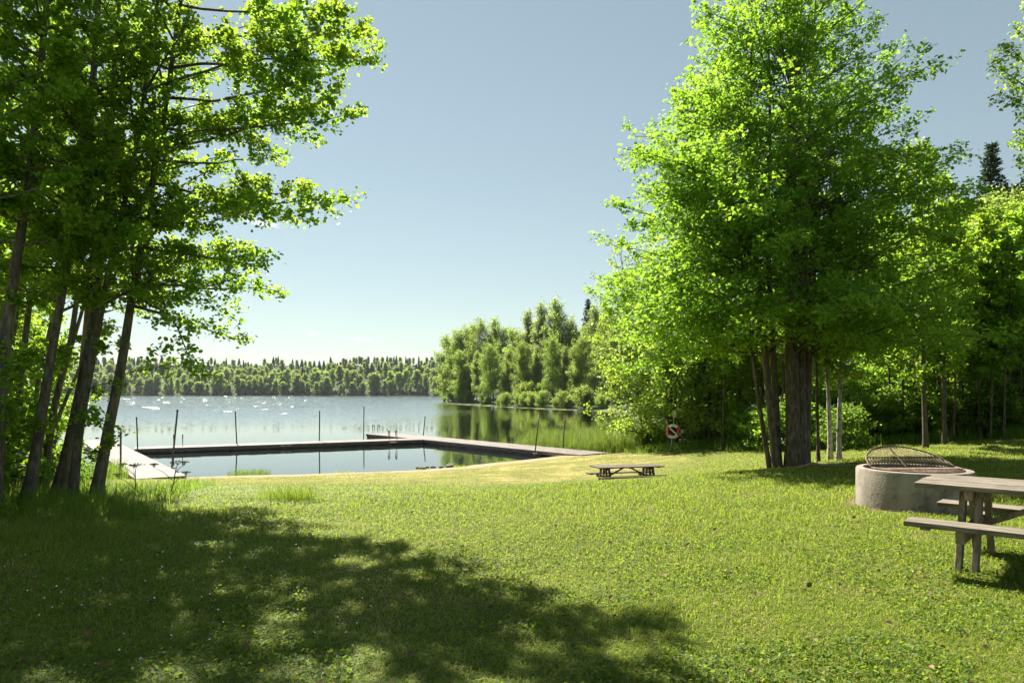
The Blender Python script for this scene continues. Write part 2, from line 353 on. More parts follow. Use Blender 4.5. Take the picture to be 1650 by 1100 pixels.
# ------------------------------------------------------------------ lake
def mat_water():
    m, nt = new_mat('lake_water'); L = nt.links
    geo = N(nt, 'ShaderNodeNewGeometry'); sep = N(nt, 'ShaderNodeSeparateXYZ'); L.new(geo.outputs['Position'], sep.inputs[0])
    def noise(scale, s, d):
        mp = N(nt, 'ShaderNodeMapping'); mp.inputs['Scale'].default_value = scale; L.new(geo.outputs['Position'], mp.inputs['Vector'])
        n = N(nt, 'ShaderNodeTexNoise'); n.inputs['Scale'].default_value = s; n.inputs['Detail'].default_value = d; n.inputs['Roughness'].default_value = .55
        L.new(mp.outputs[0], n.inputs['Vector']); return n.outputs['Fac']
    def mth(op, x, y):
        n = N(nt, 'ShaderNodeMath', operation=op)
        for i, v in enumerate((x, y)):
            if isinstance(v, (int, float)): n.inputs[i].default_value = v
            else: L.new(v, n.inputs[i])
        return n.outputs[0]
    def mr(src, a0, a1, b0, b1):
        n = N(nt, 'ShaderNodeMapRange', interpolation_type='SMOOTHSTEP'); L.new(src, n.inputs['Value'])
        for k, v in zip(('From Min', 'From Max', 'To Min', 'To Max'), (a0, a1, b0, b1)): n.inputs[k].default_value = v
        return n.outputs[0]
    def mr2(src, b0, b1):
        n = N(nt, 'ShaderNodeMapRange'); L.new(src, n.inputs['Value']); n.inputs['To Min'].default_value = b0; n.inputs['To Max'].default_value = b1
        return n.outputs[0]
    lanes = noise((.006, .035, 1), 1.0, 3)
    # wind on the open lake: sheltered by the shore up to about 75 m out
    wind = mth('MULTIPLY', mr(mth('ADD', sep.outputs['Y'], mth('MULTIPLY', lanes, 40)), 80, 150, 0.0, 1), mth('MULTIPLY', mr(lanes, .3, .55, .5, 1), mr(mth('ADD', sep.outputs['X'], mth('MULTIPLY', mth('SUBTRACT', 200, sep.outputs['Y']), .0)), -22, 2, 1, .12)))
    def waves(scale, sc_):
        mp = N(nt, 'ShaderNodeMapping'); mp.inputs['Scale'].default_value = scale; L.new(geo.outputs['Position'], mp.inputs['Vector'])
        n = N(nt, 'ShaderNodeTexNoise'); n.inputs['Scale'].default_value = sc_; n.inputs['Detail'].default_value = 4; n.inputs['Roughness'].default_value = .6
        L.new(mp.outputs[0], n.inputs['Vector'])
        v = N(nt, 'ShaderNodeVectorMath', operation='SUBTRACT'); L.new(n.outputs['Color'], v.inputs[0]); v.inputs[1].default_value = (.5, .5, .5); return v.outputs[0]
    amp = mth('ADD', .03, mth('MULTIPLY', wind, WAVE))
    v1 = N(nt, 'ShaderNodeVectorMath', operation='SCALE'); L.new(waves((.6, 1, 1), 1.7), v1.inputs[0]); L.new(amp, v1.inputs['Scale'])
    v2 = N(nt, 'ShaderNodeVectorMath', operation='MULTIPLY_ADD'); L.new(v1.outputs[0], v2.inputs[0]); v2.inputs[1].default_value = (.8, 1, 0); v2.inputs[2].default_value = (0, 0, 1)
    s3 = N(nt, 'ShaderNodeSeparateXYZ'); L.new(v2.outputs[0], s3.inputs[0]); c3 = N(nt, 'ShaderNodeCombineXYZ')
    L.new(s3.outputs[0], c3.inputs[0]); L.new(mth('MULTIPLY', mth('ABSOLUTE', s3.outputs[1], 0), -1.25), c3.inputs[1]); L.new(s3.outputs[2], c3.inputs[2])   # the waves lean to this shore
    b = N(nt, 'ShaderNodeVectorMath', operation='NORMALIZE'); L.new(c3.outputs[0], b.inputs[0])
    fr = N(nt, 'ShaderNodeFresnel'); fr.inputs['IOR'].default_value = 1.45
    gl = N(nt, 'ShaderNodeBsdfGlossy'); gl.inputs['Roughness'].default_value = .03; L.new(b.outputs[0], gl.inputs['Normal'])
    tr = N(nt, 'ShaderNodeBsdfTransparent'); tr.inputs['Color'].default_value = (.55, .42, .24, 1)
    df = N(nt, 'ShaderNodeBsdfDiffuse'); df.inputs['Color'].default_value = (.05, .07, .065, 1)
    mx0 = N(nt, 'ShaderNodeMixShader'); mx0.inputs[0].default_value = .35; L.new(tr.outputs[0], mx0.inputs[1]); L.new(df.outputs[0], mx0.inputs[2])
    mx = N(nt, 'ShaderNodeMixShader'); frm = N(nt, 'ShaderNodeMath', operation='MULTIPLY', use_clamp=True); L.new(fr.outputs[0], frm.inputs[0]); frm.inputs[1].default_value = 1.38; L.new(frm.outputs[0], mx.inputs[0]); L.new(mx0.outputs[0], mx.inputs[1]); L.new(gl.outputs[0], mx.inputs[2])
    # steep wavelets of the wind-blown water that flash the sun
    mp = N(nt, 'ShaderNodeMapping'); mp.inputs['Scale'].default_value = (7.0, .25, 1); L.new(geo.outputs['Position'], mp.inputs['Vector'])
    vo = N(nt, 'ShaderNodeTexVoronoi', voronoi_dimensions='2D'); vo.inputs['Scale'].default_value = 1.0; L.new(mp.outputs[0], vo.inputs['Vector'])
    sc = N(nt, 'ShaderNodeSeparateColor'); L.new(vo.outputs['Color'], sc.inputs[0])
    cb = N(nt, 'ShaderNodeCombineXYZ'); L.new(mr2(sc.outputs[0], -.06, .46), cb.inputs[0]); L.new(mr2(sc.outputs[1], -.66, -.10), cb.inputs[1]); cb.inputs[2].default_value = 1
    nn = N(nt, 'ShaderNodeVectorMath', operation='NORMALIZE'); L.new(cb.outputs[0], nn.inputs[0])
    g2 = N(nt, 'ShaderNodeBsdfGlossy'); g2.inputs['Roughness'].default_value = .10; g2.inputs['Color'].default_value = (.014, .014, .0135, 1); L.new(nn.outputs[0], g2.inputs['Normal'])
    act = N(nt, 'ShaderNodeMath', operation='GREATER_THAN'); L.new(sc.outputs[2], act.inputs[0]); act.inputs[1].default_value = .82
    mxs = N(nt, 'ShaderNodeMixShader'); L.new(mth('MULTIPLY', mth('MULTIPLY', act.outputs[0], .8), mth('MULTIPLY', mr(sep.outputs['Y'], 110, 200, 0, 1), mr(sep.outputs['X'], -60, -10, 1, 0))), mxs.inputs[0])
    L.new(mx.outputs[0], mxs.inputs[1]); L.new(g2.outputs[0], mxs.inputs[2]); mx = mxs
    o = N(nt, 'ShaderNodeOutputMaterial'); L.new(mx.outputs[0], o.inputs[0])
    return m
lake = link_mesh('lake_water', mesh_np('lake_water', [(-1700, 20, WZ), (700, 20, WZ), (700, 1000, WZ), (-1700, 1000, WZ)], [[[0, 1, 2, 3]]]), mat_water())
tag(lake, kind='structure')

# ------------------------------------------------------------------ foliage engine
def unit(v): return v / (np.linalg.norm(v, axis=-1, keepdims=True) + 1e-9)

def leaf_mesh(rng, pos, size, n_bias, ax_dir=None, kind='round', aspect=.8, fold=.18):
    n = len(pos)
    nr = unit(rng.normal(size=(n, 3)) * .62 + np.asarray(n_bias)[None] * 1.0)
    a = rng.normal(size=(n, 3))
    if ax_dir is not None: a = a * .7 + ax_dir
    a = unit(a - nr * (a * nr).sum(-1, keepdims=True)); b = np.cross(nr, a)
    s = size * rng.uniform(.7, 1.25, (n, 1))
    w = s * aspect * .5
    if kind == 'round':      # folded six-sided leaf
        V = np.stack([pos, pos + a * s * .3 + b * w + nr * s * fold * .6, pos + a * s * .78 + b * w * .82 + nr * s * fold * .4, pos + a * s,
                      pos + a * s * .78 - b * w * .82 + nr * s * fold * .4, pos + a * s * .3 - b * w + nr * s * fold * .6], 1)
        k = np.arange(n)[:, None] * 6
        q = np.concatenate([k + np.array([[0, 1, 2, 3]]), k + np.array([[0, 3, 4, 5]])])
        return V.reshape(-1, 3), q
    if kind == 'lobed':      # five-pointed leaf of a maple
        h = a * s; g = b * w
        V = np.stack([pos, pos + h * .28 + g * 1.0 + nr * s * .05, pos + h * .42 + g * .42, pos + h * .80 + g * .62 - nr * s * .06, pos + h * 1.05 - nr * s * .12,
                      pos + h * .80 - g * .62 - nr * s * .06, pos + h * .42 - g * .42, pos + h * .28 - g * 1.0 + nr * s * .05], 1)
        k = np.arange(n)[:, None] * 8
        q = np.concatenate([k + np.array([[0, 1, 2, 6]]), k + np.array([[0, 2, 6, 7]])[:, [0, 2, 2, 3]]]) if False else np.concatenate([k + np.array([[0, 1, 2, 4]]), k + np.array([[0, 4, 6, 7]])])
        t = np.concatenate([k + np.array([[2, 3, 4]]), k + np.array([[4, 5, 6]])])
        return V.reshape(-1, 3), q, t
    V = np.stack([pos - b * w * .25, pos + a * s * .5 + b * w, pos + a * s, pos + a * s * .5 - b * w], 1)   # diamond
    return V.reshape(-1, 3), np.arange(n)[:, None] * 4 + np.arange(4)[None]

class Grow:
    def __init__(s, seed):
        s.r = np.random.default_rng(seed); s.WV = []; s.WF = []; s.wn = 0; s.A = []; s.B = []
    def wood(s, path, rad, n):
        V, q = tube_np(path, rad, n); s.WV.append(V); s.WF.append(q + s.wn); s.wn += len(V)
    def path(s, p0, d0, L, n=5, up=0.0, wob=.12):
        d = np.asarray(d0, float); d = d / np.linalg.norm(d); p = np.asarray(p0, float); out = [p]
        for i in range(n):
            d = d + np.array([0, 0, up / n]) + s.r.normal(size=3) * wob * .5; d /= np.linalg.norm(d)
            p = p + d * L / n; out.append(p)
        return np.array(out)
    def twigs(s, path, L, spacing=.3, start=.22, slen=.42, flat=.35, droop=-.25, r=.006, wood=True, sub=True):
        n = max(2, int(L * (1 - start) / spacing)); m = len(path) - 1
        S = np.linspace(start, 1.0, n) + s.r.uniform(-.5, .5, n) / n * (1 - start); S = np.clip(S, 0.05, .995)
        for k, q in enumerate(S):
            f = q * m; i = min(int(f), m - 1); p = path[i] + (path[i + 1] - path[i]) * (f - i)
            t = unit(path[i + 1] - path[i]); sd = np.cross(t, [0, 0, 1.0]); sd = sd / (np.linalg.norm(sd) + 1e-6)
            sg = 1 if k % 2 else -1
            d = t * s.r.uniform(.4, .95) + sd * sg * s.r.uniform(.55, 1.0) + s.r.normal(size=3) * flat + np.array([0, 0, .12])
            l = max(.22, slen * L * (1.05 - .75 * q) * s.r.uniform(.65, 1.2))
            w = s.path(p, d, l, 3, droop, .25)
            if wood: s.wood(w, np.linspace(r, r * .35, 4), 3)
            s.A += list(w[:-1]); s.B += list(w[1:])
            if sub and l > .45:
                for j in range(int(l / .22)):
                    u = s.r.uniform(.25, 1) * 3; i2 = min(int(u), 2); pp = w[i2] + (w[i2 + 1] - w[i2]) * (u - i2)
                    dd = unit(w[i2 + 1] - w[i2]) * .6 + s.r.normal(size=3) * .6
                    e = pp + unit(dd) * s.r.uniform(.14, .34); s.A.append(pp); s.B.append(e)
        s.A += list(path[-2:-1]); s.B += list(path[-1:])
    def limb(s, p0, d, L, r0, up=.1, n=5, sides=5, wob=.14, wood=True, **kw):
        w = s.path(p0, d, L, n, up, wob)
        s.wood(w, np.linspace(r0, max(r0 * .22, .004), n + 1), sides)
        s.twigs(w, L, wood=wood, **kw); return w
    def to(s, p0, p1, r0, sag=.12, n=6, **kw):
        """a limb that ends at p1"""
        p0 = np.asarray(p0, float); p1 = np.asarray(p1, float); t = np.linspace(0, 1, n + 1)[:, None]
        L = np.linalg.norm(p1 - p0)
        w = p0 + (p1 - p0) * t + np.array([0, 0, sag * L]) * (4 * t * (1 - t)) + s.r.normal(size=(n + 1, 3)) * .04 * L / n * np.minimum(1, t * 4)
        s.wood(w, np.linspace(r0, .005, n + 1), 5); s.twigs(w, L, **kw); return w
    def leaf_data(s, n, size, sig=.05, kind='round', bias=(0, 0, .9), zmin=None, **kw):
        A = np.array(s.A); B = np.array(s.B)
        if zmin is not None: k_ = np.minimum(A[:, 2], B[:, 2]) > zmin + s.r.normal(size=len(A)) * .12; A, B = A[k_], B[k_]
        l = np.linalg.norm(B - A, axis=1) + .05
        i = s.r.choice(len(A), n, p=l / l.sum()); u = s.r.uniform(0, 1.1, (n, 1))
        pos = A[i] + (B[i] - A[i]) * u + s.r.normal(size=(n, 3)) * sig
        return leaf_mesh(s.r, pos, size, bias, unit(B[i] - A[i]) * .6, kind, **kw)
    def wood_mesh(s, name):
        return mesh_np(name, np.vstack(s.WV), [np.concatenate(s.WF)], True)

def make_plant(name, g, leaf, n, size, bark, leafmat, loc, label=None, cat='tree', group=None, parts=('trunk', 'crown'), rz=0, **kw):
    t = empty(name, loc, rz); tag(t, label, cat, group)
    link_mesh(parts[0], g.wood_mesh(parts[0]), bark, t)
    if n:
        d = g.leaf_data(n, size, kind=leaf, **kw)
        link_mesh(parts[1], mesh_np(parts[1], d[0], list(d[1:])), leafmat, t)
    return t

def place(src, x, y, s=1.0, rz=None, label=None, group=None, z=None, sx=1.0, lean=0.0, rnd=random.Random(5)):
    o = copy_tree(src)
    o.location = (x, y, (hz(x, y) - .05) if z is None else z)
    o.rotation_euler = (rnd.uniform(-.03, .03) + lean * .3, lean, rnd.uniform(0, 6.28) if rz is None else rz)
    k = rnd.uniform(.94, 1.06); o.scale = (s * k * sx, s * k * sx, s * rnd.uniform(.95, 1.05))
    if label: o['label'] = label
    if group: o['group'] = group
    return o

def arc_interp(path, t):
    path = np.asarray(path); f = np.clip(t, 0, .9999) * (len(path) - 1); i = int(f); return path[i] + (path[i + 1] - path[i]) * (f - i)

# ---- the alder group on the left
ALD = [
  # photo polyline of the trunk, distance, base radius, crown start, number of branches, leaves, label
  ([(152, 808), (175, 690), (197, 583), (212, 480), (235, 360), (262, 200), (285, 50), (305, -120), (318, -280)], 11.4, .092, .35, 42, 20500, 'slender alder leaning right, nearest the lake, its bare lower trunk crossing the boardwalk'),
  ([(117, 824), (122, 745), (131, 670), (152, 560), (165, 490), (188, 376), (210, 290), (233, 150), (255, 0), (272, -150), (284, -300)], 11.2, .076, .38, 40, 18500, 'alder with a nearly upright foot just left of the one crossing the boardwalk'),
  ([(87, 812), (112, 715), (135, 600), (150, 520), (160, 440), (172, 330), (180, 200), (190, 50), (198, -120), (205, -280)], 11.7, .092, .38, 40, 18500, 'thick alder trunk leaning right behind the two foremost alders by the boardwalk'),
  ([(43, 830), (60, 715), (75, 620), (88, 540), (105, 450), (122, 330), (142, 200), (155, 50), (165, -150), (172, -320)], 10.6, .086, .37, 40, 18500, 'grey barked alder rising from the dark shrubs left of the thick leaning alder'),
  ([(-12, 850), (0, 640), (10, 530), (26, 420), (46, 300), (62, 150), (76, 0), (90, -200), (98, -360)], 9.9, .10, .38, 40, 18500, 'alder at the left edge of the grove with its foot hidden in dark shrubs'),
  ([(70, 795), (85, 660), (113, 560), (128, 450), (142, 300), (155, 100), (165, -50), (172, -200)], 13.6, .07, .36, 30, 11000, 'thin alder seen between thicker alder trunks'),
  ([(20, 800), (33, 610), (52, 450), (72, 250), (88, 0), (100, -180)], 14.0, .075, .34, 30, 11000, 'thin alder near the left edge, behind the front trunks'),
  ([(-160, 850), (-130, 500), (-100, 200), (-60, -100), (-40, -330)], 9.2, .11, .36, 40, 18500, 'alder whose branches reach in from the left edge of the grove'),
  ([(-60, 800), (-45, 600), (-20, 400), (0, 200), (20, -20), (35, -180)], 13.0, .09, .32, 34, 12500, 'leafy alder at the back left of the grove'),
]
ALD += [([(60, 762), (83, 667), (113, 567), (150, 440), (185, 300), (210, 150), (225, 0)], 15.0, .055, .42, 22, 5500, 'thin leaning alder stem deep in the grove, close to the water'),
        ([(75, 742), (93, 673), (120, 612), (160, 520), (200, 400), (232, 280), (250, 150)], 15.6, .05, .48, 16, 3500, 'thinnest alder stem of the grove, leaning strongly to the right'),
        ([(40, 745), (60, 620), (92, 480), (120, 350), (140, 200), (152, 60)], 16.0, .06, .40, 22, 5500, 'slim alder stem in the second row of the grove'),
        ([(-5, 715), (18, 560), (45, 400), (68, 250), (82, 80)], 15.2, .06, .38, 24, 6500, 'slim alder stem at the far back of the grove near the left edge')]
LIMBS = {0: [(.36, (395, 548)), (.40, (452, 470)), (.46, (430, 425)), (.50, (542, 318)), (.62, (568, 185)), (.70, (600, 98)), (.74, (596, 55)), (.45, (318, 598)), (.55, (470, 350)), (.78, (535, 12)), (.66, (520, 120)), (.58, (450, 250)), (.38, (300, 520))],
         1: [(.55, (500, 300)), (.63, (545, 150)), (.70, (575, 40))],
         2: [(.5, (380, 330)), (.62, (420, 180)), (.75, (430, 40))]}
for i, (poly, Y, r0, cb, npr, nl, lab) in enumerate(ALD):
    g = Grow(100 + i)
    pts = np.array([P(a, b, Y + (0.0 if k == 0 else .12 * k)) for k, (a, b) in enumerate(poly)])
    bx, by = pts[0][0], pts[0][1]; zb = hz(bx, by); pts[0][2] = zb - .08
    loc = np.array([bx, by, zb]); pts = pts - loc
    f = np.linspace(0, len(pts) - 1, 26); dense = np.array([[np.interp(q, range(len(pts)), pts[:, c]) for c in range(3)] for q in f])
    dense[1:-1] = (dense[:-2] + 2 * dense[1:-1] + dense[2:]) / 4
    tt = np.linspace(0, 1, 26); rad = r0 * (1.0 + .38 * np.exp(-tt * 28)) * (1 - .82 * tt)
    g.wood(dense, rad, 12)
    for (t, (a, b)) in LIMBS.get(i, []):
        p0 = arc_interp(dense, t); p1 = P(a, b, Y + g.r.uniform(-1.3, .6)) - loc
        g.to(p0, p1, .03, sag=-.02 + g.r.uniform(-.03, .05), spacing=.19, slen=.33, start=.42, r=.005)
    for k in range(npr):
        t = cb + (1 - cb) * ((k + g.r.uniform(0, 1)) / npr) ** .9; az = k * 2.4 + g.r.uniform(-.5, .5)
        L = 2.15 * (1 - .62 * ((t - cb) / (1 - cb)) ** 1.3) * g.r.uniform(.75, 1.15) * (.7 if i in (5, 6) or i > 8 else 1)
        el = math.radians(g.r.uniform(0, 22) + 32 * (t - cb) / (1 - cb))
        d = (math.cos(az) * math.cos(el), math.sin(az) * math.cos(el), math.sin(el))
        g.limb(arc_interp(dense, t), d, L, .010 + .009 * L, up=.05, spacing=.27, slen=.4, droop=-.15, r=.005)
    for k in range(3):   # short water shoots on the lower trunk
        t = g.r.uniform(.10, cb); az = g.r.uniform(0, 6.28)
        g.limb(arc_interp(dense, t), (math.cos(az), math.sin(az), .2), g.r.uniform(.5, .9), .008, spacing=.25, slen=.4)
    make_plant('alder_tree', g, 'round', nl, .065, M['alder_bark'], M['alder_leaf'], tuple(loc), lab, group='alder grove by the boardwalk', sig=.055, aspect=.88)
# the pale barkless stem among them
g = Grow(77); b0 = P(112, 790, 12.4); z0 = hz(b0[0], b0[1]); loc = np.array([b0[0], b0[1], z0])
pts = np.array([P(112, 790, 12.4), P(128, 640, 12.4), P(140, 520, 12.4), P(147, 430, 12.4), P(150, 395, 12.4)]) - loc; pts[0][2] = -.1
g.wood(pts, np.array([.075, .065, .055, .05, .035]), 9)
s_ = g.path(pts[3], (.5, .1, .6), .5, 3); g.wood(s_, np.linspace(.014, .004, 4), 5)
tag(link_mesh('dead_stem', g.wood_mesh('dead_stem'), M['dead_bark']), 'pale barkless dead stem standing between the dark alder trunks', 'dead tree').location = loc

# ---- the big multi-stemmed maple
def maple():
    g = Grow(42); bx, by = 7.75, 19.0; zb = hz(bx, by); loc = np.array([bx, by, zb])
    H = 16.2
    def env(z, az):
        t = z / H
        R = np.interp(t, [.0, .12, .2, .30, .42, .55, .68, .8, .92, 1.0], [1.2, 4.2, 4.9, 5.0, 4.5, 3.85, 3.15, 2.3, 1.25, .2])
        return R * (1 - .05 * math.cos(az)) * (1 + .06 * math.sin(az * 3 + z * 1.3) + .05 * math.sin(az * 5 - z * 2.1))
    stems = [ # base offset, lean per metre at start, height, base radius
        ((-.46, -.12), (-.13, .0), 13.0, .135), ((-.30, .16), (-.062, -.03), 14.6, .12), ((.02, -.12), (-.012, -.02), 16.0, .25),
        ((.30, .02), (.018, .02), 15.6, .225), ((.50, .06), (.045, .03), 13.6, .14), ((.18, .34), (.03, .09), 14.2, .14), ((-.52, .25), (-.17, .06), 10.5, .085)]
    for si, ((ox, oy), (lx, ly), h, r0) in enumerate(stems):
        n = 22; zz = np.linspace(0, h, n); q = zz / h
        px = .9 * ox + lx * zz * (1 - .55 * q) + .10 * np.sin(zz * .7 + si) * q; py = oy + ly * zz * (1 - .5 * q) + .09 * np.cos(zz * .6 + si * 2) * q
        path = np.stack([px, py, zz - .1], -1)
        g.wood(path, .82 * r0 * (1 + .30 * np.exp(-zz * 3.2)) * (1 - .87 * q), 12)
        npr = 64
        for k in range(npr):
            t = 3.1 / h + (.99 - 3.1 / h) * (k + g.r.uniform(0, 1)) / npr; p0 = arc_interp(path, t)
            out = math.atan2(p0[1] * .8 + oy, p0[0] + ox) if math.hypot(p0[0], p0[1]) > .15 else g.r.uniform(0, 6.28)
            az = out + g.r.normal() * 1.15
            z = p0[2]; el = math.radians(g.r.uniform(6, 26) + 18 * t) if z > 5.0 else math.radians(g.r.uniform(9, 24))
            ze = min(H * .99, z + 1.0); R = env(ze, az)
            d2 = np.array([math.cos(az), math.sin(az)]); b = p0[:2] @ d2; c = p0[:2] @ p0[:2] - R * R
            L = -b + math.sqrt(max(b * b - c, .15)); L = L * g.r.uniform(.74, 1.04) / math.cos(el) * .97
            L = min(max(L, .5), 5.6)
            g.limb(p0, (d2[0] * math.cos(el), d2[1] * math.cos(el), math.sin(el)), L, .007 + .0055 * L, up=-.32 if z < 8 else -.12, n=6, spacing=.30, slen=.34, start=.24, droop=-.22, r=.0032, flat=.22)
    make_plant('maple_tree', g, 'lobed', 148000, .096, M['maple_bark'], M['maple_leaf'], tuple(loc), 'tall multi-stemmed maple standing alone on the lawn beside the concrete fire pit', sig=.07, aspect=1.0, bias=(-.1, -.1, 1.0), zmin=2.75)
maple()

# ---- generic trees
def broadleaf(seed, H, R, cb, npr, nl, size, bark, leafmat, name='broadleaf_tree', r0=None, prof=None, leaf='diamond', sig=.09, spacing=.4, twood=True, upright=.0, parts=('trunk', 'crown'), stems=1, droop=-.2, sub=True, slen=.42, cat='tree'):
    g = Grow(seed); r0 = r0 or H * .0095
    prof = prof or ([0, .15, .45, .75, 1], [.55, .95, 1, .62, .08])
    for s in range(stems):
        h = H * g.r.uniform(.8, 1.0) if stems > 1 else H
        a = s * 6.28 / stems + g.r.uniform(-.4, .4); sp = (R * .30 / H) if stems > 1 else 0
        zz = np.linspace(0, h, 18); q = zz / h
        path = np.stack([math.cos(a) * (.12 * (stems > 1) + sp * zz) + .14 * np.sin(zz * .6 + seed + s) * q * H * .08, math.sin(a) * (.12 * (stems > 1) + sp * zz) + .14 * np.cos(zz * .5 + seed * 2 + s) * q * H * .08, zz - .1], -1)
        g.wood(path, r0 * (1 + .4 * np.exp(-zz * 3)) * (1 - .88 * q), 8)
        for k in range(npr):
            t = cb + (1 - cb) * (k + g.r.uniform(0, 1)) / npr; az = k * 2.4 + g.r.uniform(-.6, .6); u = (t - cb) / (1 - cb)
            L = max(.3, R * np.interp(u, *prof) * g.r.uniform(.55 if H > 20 else .7, 1.15)); el = math.radians(g.r.uniform(2, 25) + 40 * u + upright)
            g.limb(arc_interp(path, t), (math.cos(az) * math.cos(el), math.sin(az) * math.cos(el), math.sin(el)), L, r0 * .12 + .006 * L, up=-.1, n=4, sides=4, spacing=spacing, slen=slen, start=.2, droop=droop, r=.005 * max(1, H / 12), wood=twood, sub=sub)
    return make_plant(name, g, leaf, nl, size, bark, leafmat, (0, 0, 0), None, cat=cat, parts=parts, sig=sig, aspect=.8 if leaf != 'lobed' else 1.0)

def spruce(seed, H, R, nl, size, rows=34):
    g = Grow(seed); zz = np.linspace(0, H, 14)
    g.wood(np.stack([0 * zz, 0 * zz, zz], -1), H * .011 * (1 - .93 * zz / H), 7)
    for k in range(rows):
        t = .08 + .91 * k / rows; m = 6 if t < .9 else 4
        for j in range(m):
            az = j * 6.28 / m + k * 1.1 + g.r.uniform(-.3, .3); L = max(.18, R * (1 - t) ** .85 * g.r.uniform(.72, 1.12))
            el = math.radians(-14 + 34 * t + g.r.uniform(-7, 7))
            w = g.path((0, 0, t * H), (math.cos(az) * math.cos(el), math.sin(az) * math.cos(el), math.sin(el)), L, 4, .28, .08)
            g.wood(w, np.linspace(.022, .006, 5), 3); g.twigs(w, L, spacing=.32, slen=.30, start=.15, flat=.18, droop=-.5, wood=False, sub=False)
    return make_plant('spruce_tree', g, 'diamond', nl, size, M['thin_bark'], M['spruce_needle'], (0, 0, 0), None, parts=('trunk', 'crown'), sig=.09, aspect=.42)

def bush(seed, H, R, nl, size, leafmat):
    return broadleaf(seed, H, R, .05, 13, nl, size, M['thin_bark'], leafmat, 'shrub', r0=.025, prof=([0, .3, .7, 1], [.8, 1, .85, .25]), leaf='round', sig=.07, spacing=.25, stems=4, parts=('stem', 'foliage'), twood=True, cat='shrub')

PROTO = {}
PROTO['mid_a'] = broadleaf(201, 10.5, 2.3, .22, 44, 9500, .155, M['thin_bark'], M['wood_leaf'])
PROTO['mid_b'] = broadleaf(202, 12.0, 2.0, .30, 44, 9000, .155, M['thin_bark'], M['wood_leaf'], prof=([0, .2, .5, .8, 1], [.5, .9, 1, .7, .1]))
PROTO['mid_birch'] = broadleaf(203, 11.5, 2.0, .30, 42, 9500, .13, M['birch_bark'], M['pale_leaf'], 'birch_tree', droop=-.6)
PROTO['pole'] = broadleaf(204, 8.5, 1.35, .35, 32, 4600, .155, M['thin_bark'], M['wood_leaf'], r0=.05, spacing=.34)
PROTO['pale'] = broadleaf(205, 10.8, 3.3, .06, 34, 15000, .16, M['thin_bark'], M['pale_leaf'], 'multi_stemmed_tree', stems=4, r0=.085, prof=([0, .25, .6, 1], [.75, 1, .8, .15]), sig=.12)
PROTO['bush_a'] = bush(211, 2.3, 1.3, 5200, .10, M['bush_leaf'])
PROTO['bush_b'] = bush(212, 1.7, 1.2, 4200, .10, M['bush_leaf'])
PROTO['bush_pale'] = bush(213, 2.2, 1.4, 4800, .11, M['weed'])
PROTO['big_a'] = broadleaf(221, 26, 7.0, .08, 46, 17500, .42, M['thin_bark'], M['far_leaf'], spacing=1.0, sig=.62, twood=False, prof=([0, .2, .5, .8, .92, 1], [.8, 1, 1, .85, .6, .3]), droop=-.1, upright=8)
PROTO['big_b'] = broadleaf(222, 28, 4.1, .12, 50, 15500, .40, M['birch_bark'], M['hazed_birch_leaf'], 'birch_tree', spacing=1.0, sig=.6, twood=False, prof=([0, .25, .5, .8, .93, 1], [.7, 1, .95, .8, .5, .2]), droop=-.3, upright=14)
PROTO['big_c'] = broadleaf(223, 24, 7.8, .05, 44, 18500, .44, M['thin_bark'], M['far_leaf'], spacing=1.0, sig=.6, twood=False, prof=([0, .2, .5, .8, .92, 1], [.9, 1, .98, .8, .55, .3]), droop=-.1, upright=8)
PROTO['shore_bush'] = broadleaf(225, 6.5, 3.4, .02, 26, 4200, .36, M['thin_bark'], M['far_leaf'], 'shrub', r0=.06, stems=3, spacing=.6, sig=.3, twood=False, droop=-.1, parts=('stem', 'foliage'), cat='shrub')
PROTO['spruce'] = spruce(231, 20, 3.3, 14000, .42, 40)
PROTO['far_a'] = broadleaf(241, 20, 6.0, .10, 26, 2300, 1.35, M['thin_bark'], M['far_leaf'], 'lakeshore_tree', spacing=1.8, sig=.8, twood=False, sub=False, prof=([0, .2, .5, .8, 1], [.7, 1, .95, .7, .25]))
PROTO['far_b'] = broadleaf(242, 22, 5.2, .16, 26, 2200, 1.3, M['thin_bark'], M['far_leaf'], 'lakeshore_tree', spacing=1.8, sig=.8, twood=False, sub=False, prof=([0, .2, .5, .8, 1], [.6, .95, 1, .75, .3]))
PROTO['far_c'] = broadleaf(244, 21, 4.0, .06, 26, 2200, 1.2, M['birch_bark'], M['hazed_birch_leaf'], 'lakeshore_tree', spacing=1.8, sig=.9, twood=False, sub=False, prof=([0, .2, .5, .8, 1], [.8, 1, .8, .5, .15]))
PROTO['far_spruce'] = spruce(243, 24, 4.6, 3600, 1.7, 22)

def pl(key, *a, **k): return place(PROTO[key], *a, **k)
R_ = random.Random(9)
def atpx(px, Y): return (px - CX) / F * Y

# pale multi-stemmed trees left of the maple, over the life buoy
pl('pale', atpx(1085, 37), 37.0, 1.05, 0.4, 'light green multi-stemmed tree hanging over the reeds behind the life buoy')
pl('pale', atpx(1148, 36), 36.0, .98, 2.2, 'light green multi-stemmed tree between the life buoy and the maple')
pl('pale', atpx(1042, 41), 41.0, 1.12, 1.3, 'light green multi-stemmed tree at the landward end of the reed bed')
pl('pale', atpx(1175, 41), 41.0, 1.05, 5.2, 'light green multi-stemmed tree farthest back behind the life buoy')
pl('mid_a', atpx(1128, 39), 39.0, .95, None, 'slim leafy tree behind the trunks right of the life buoy', 'slim trees of the wood behind the lawn')
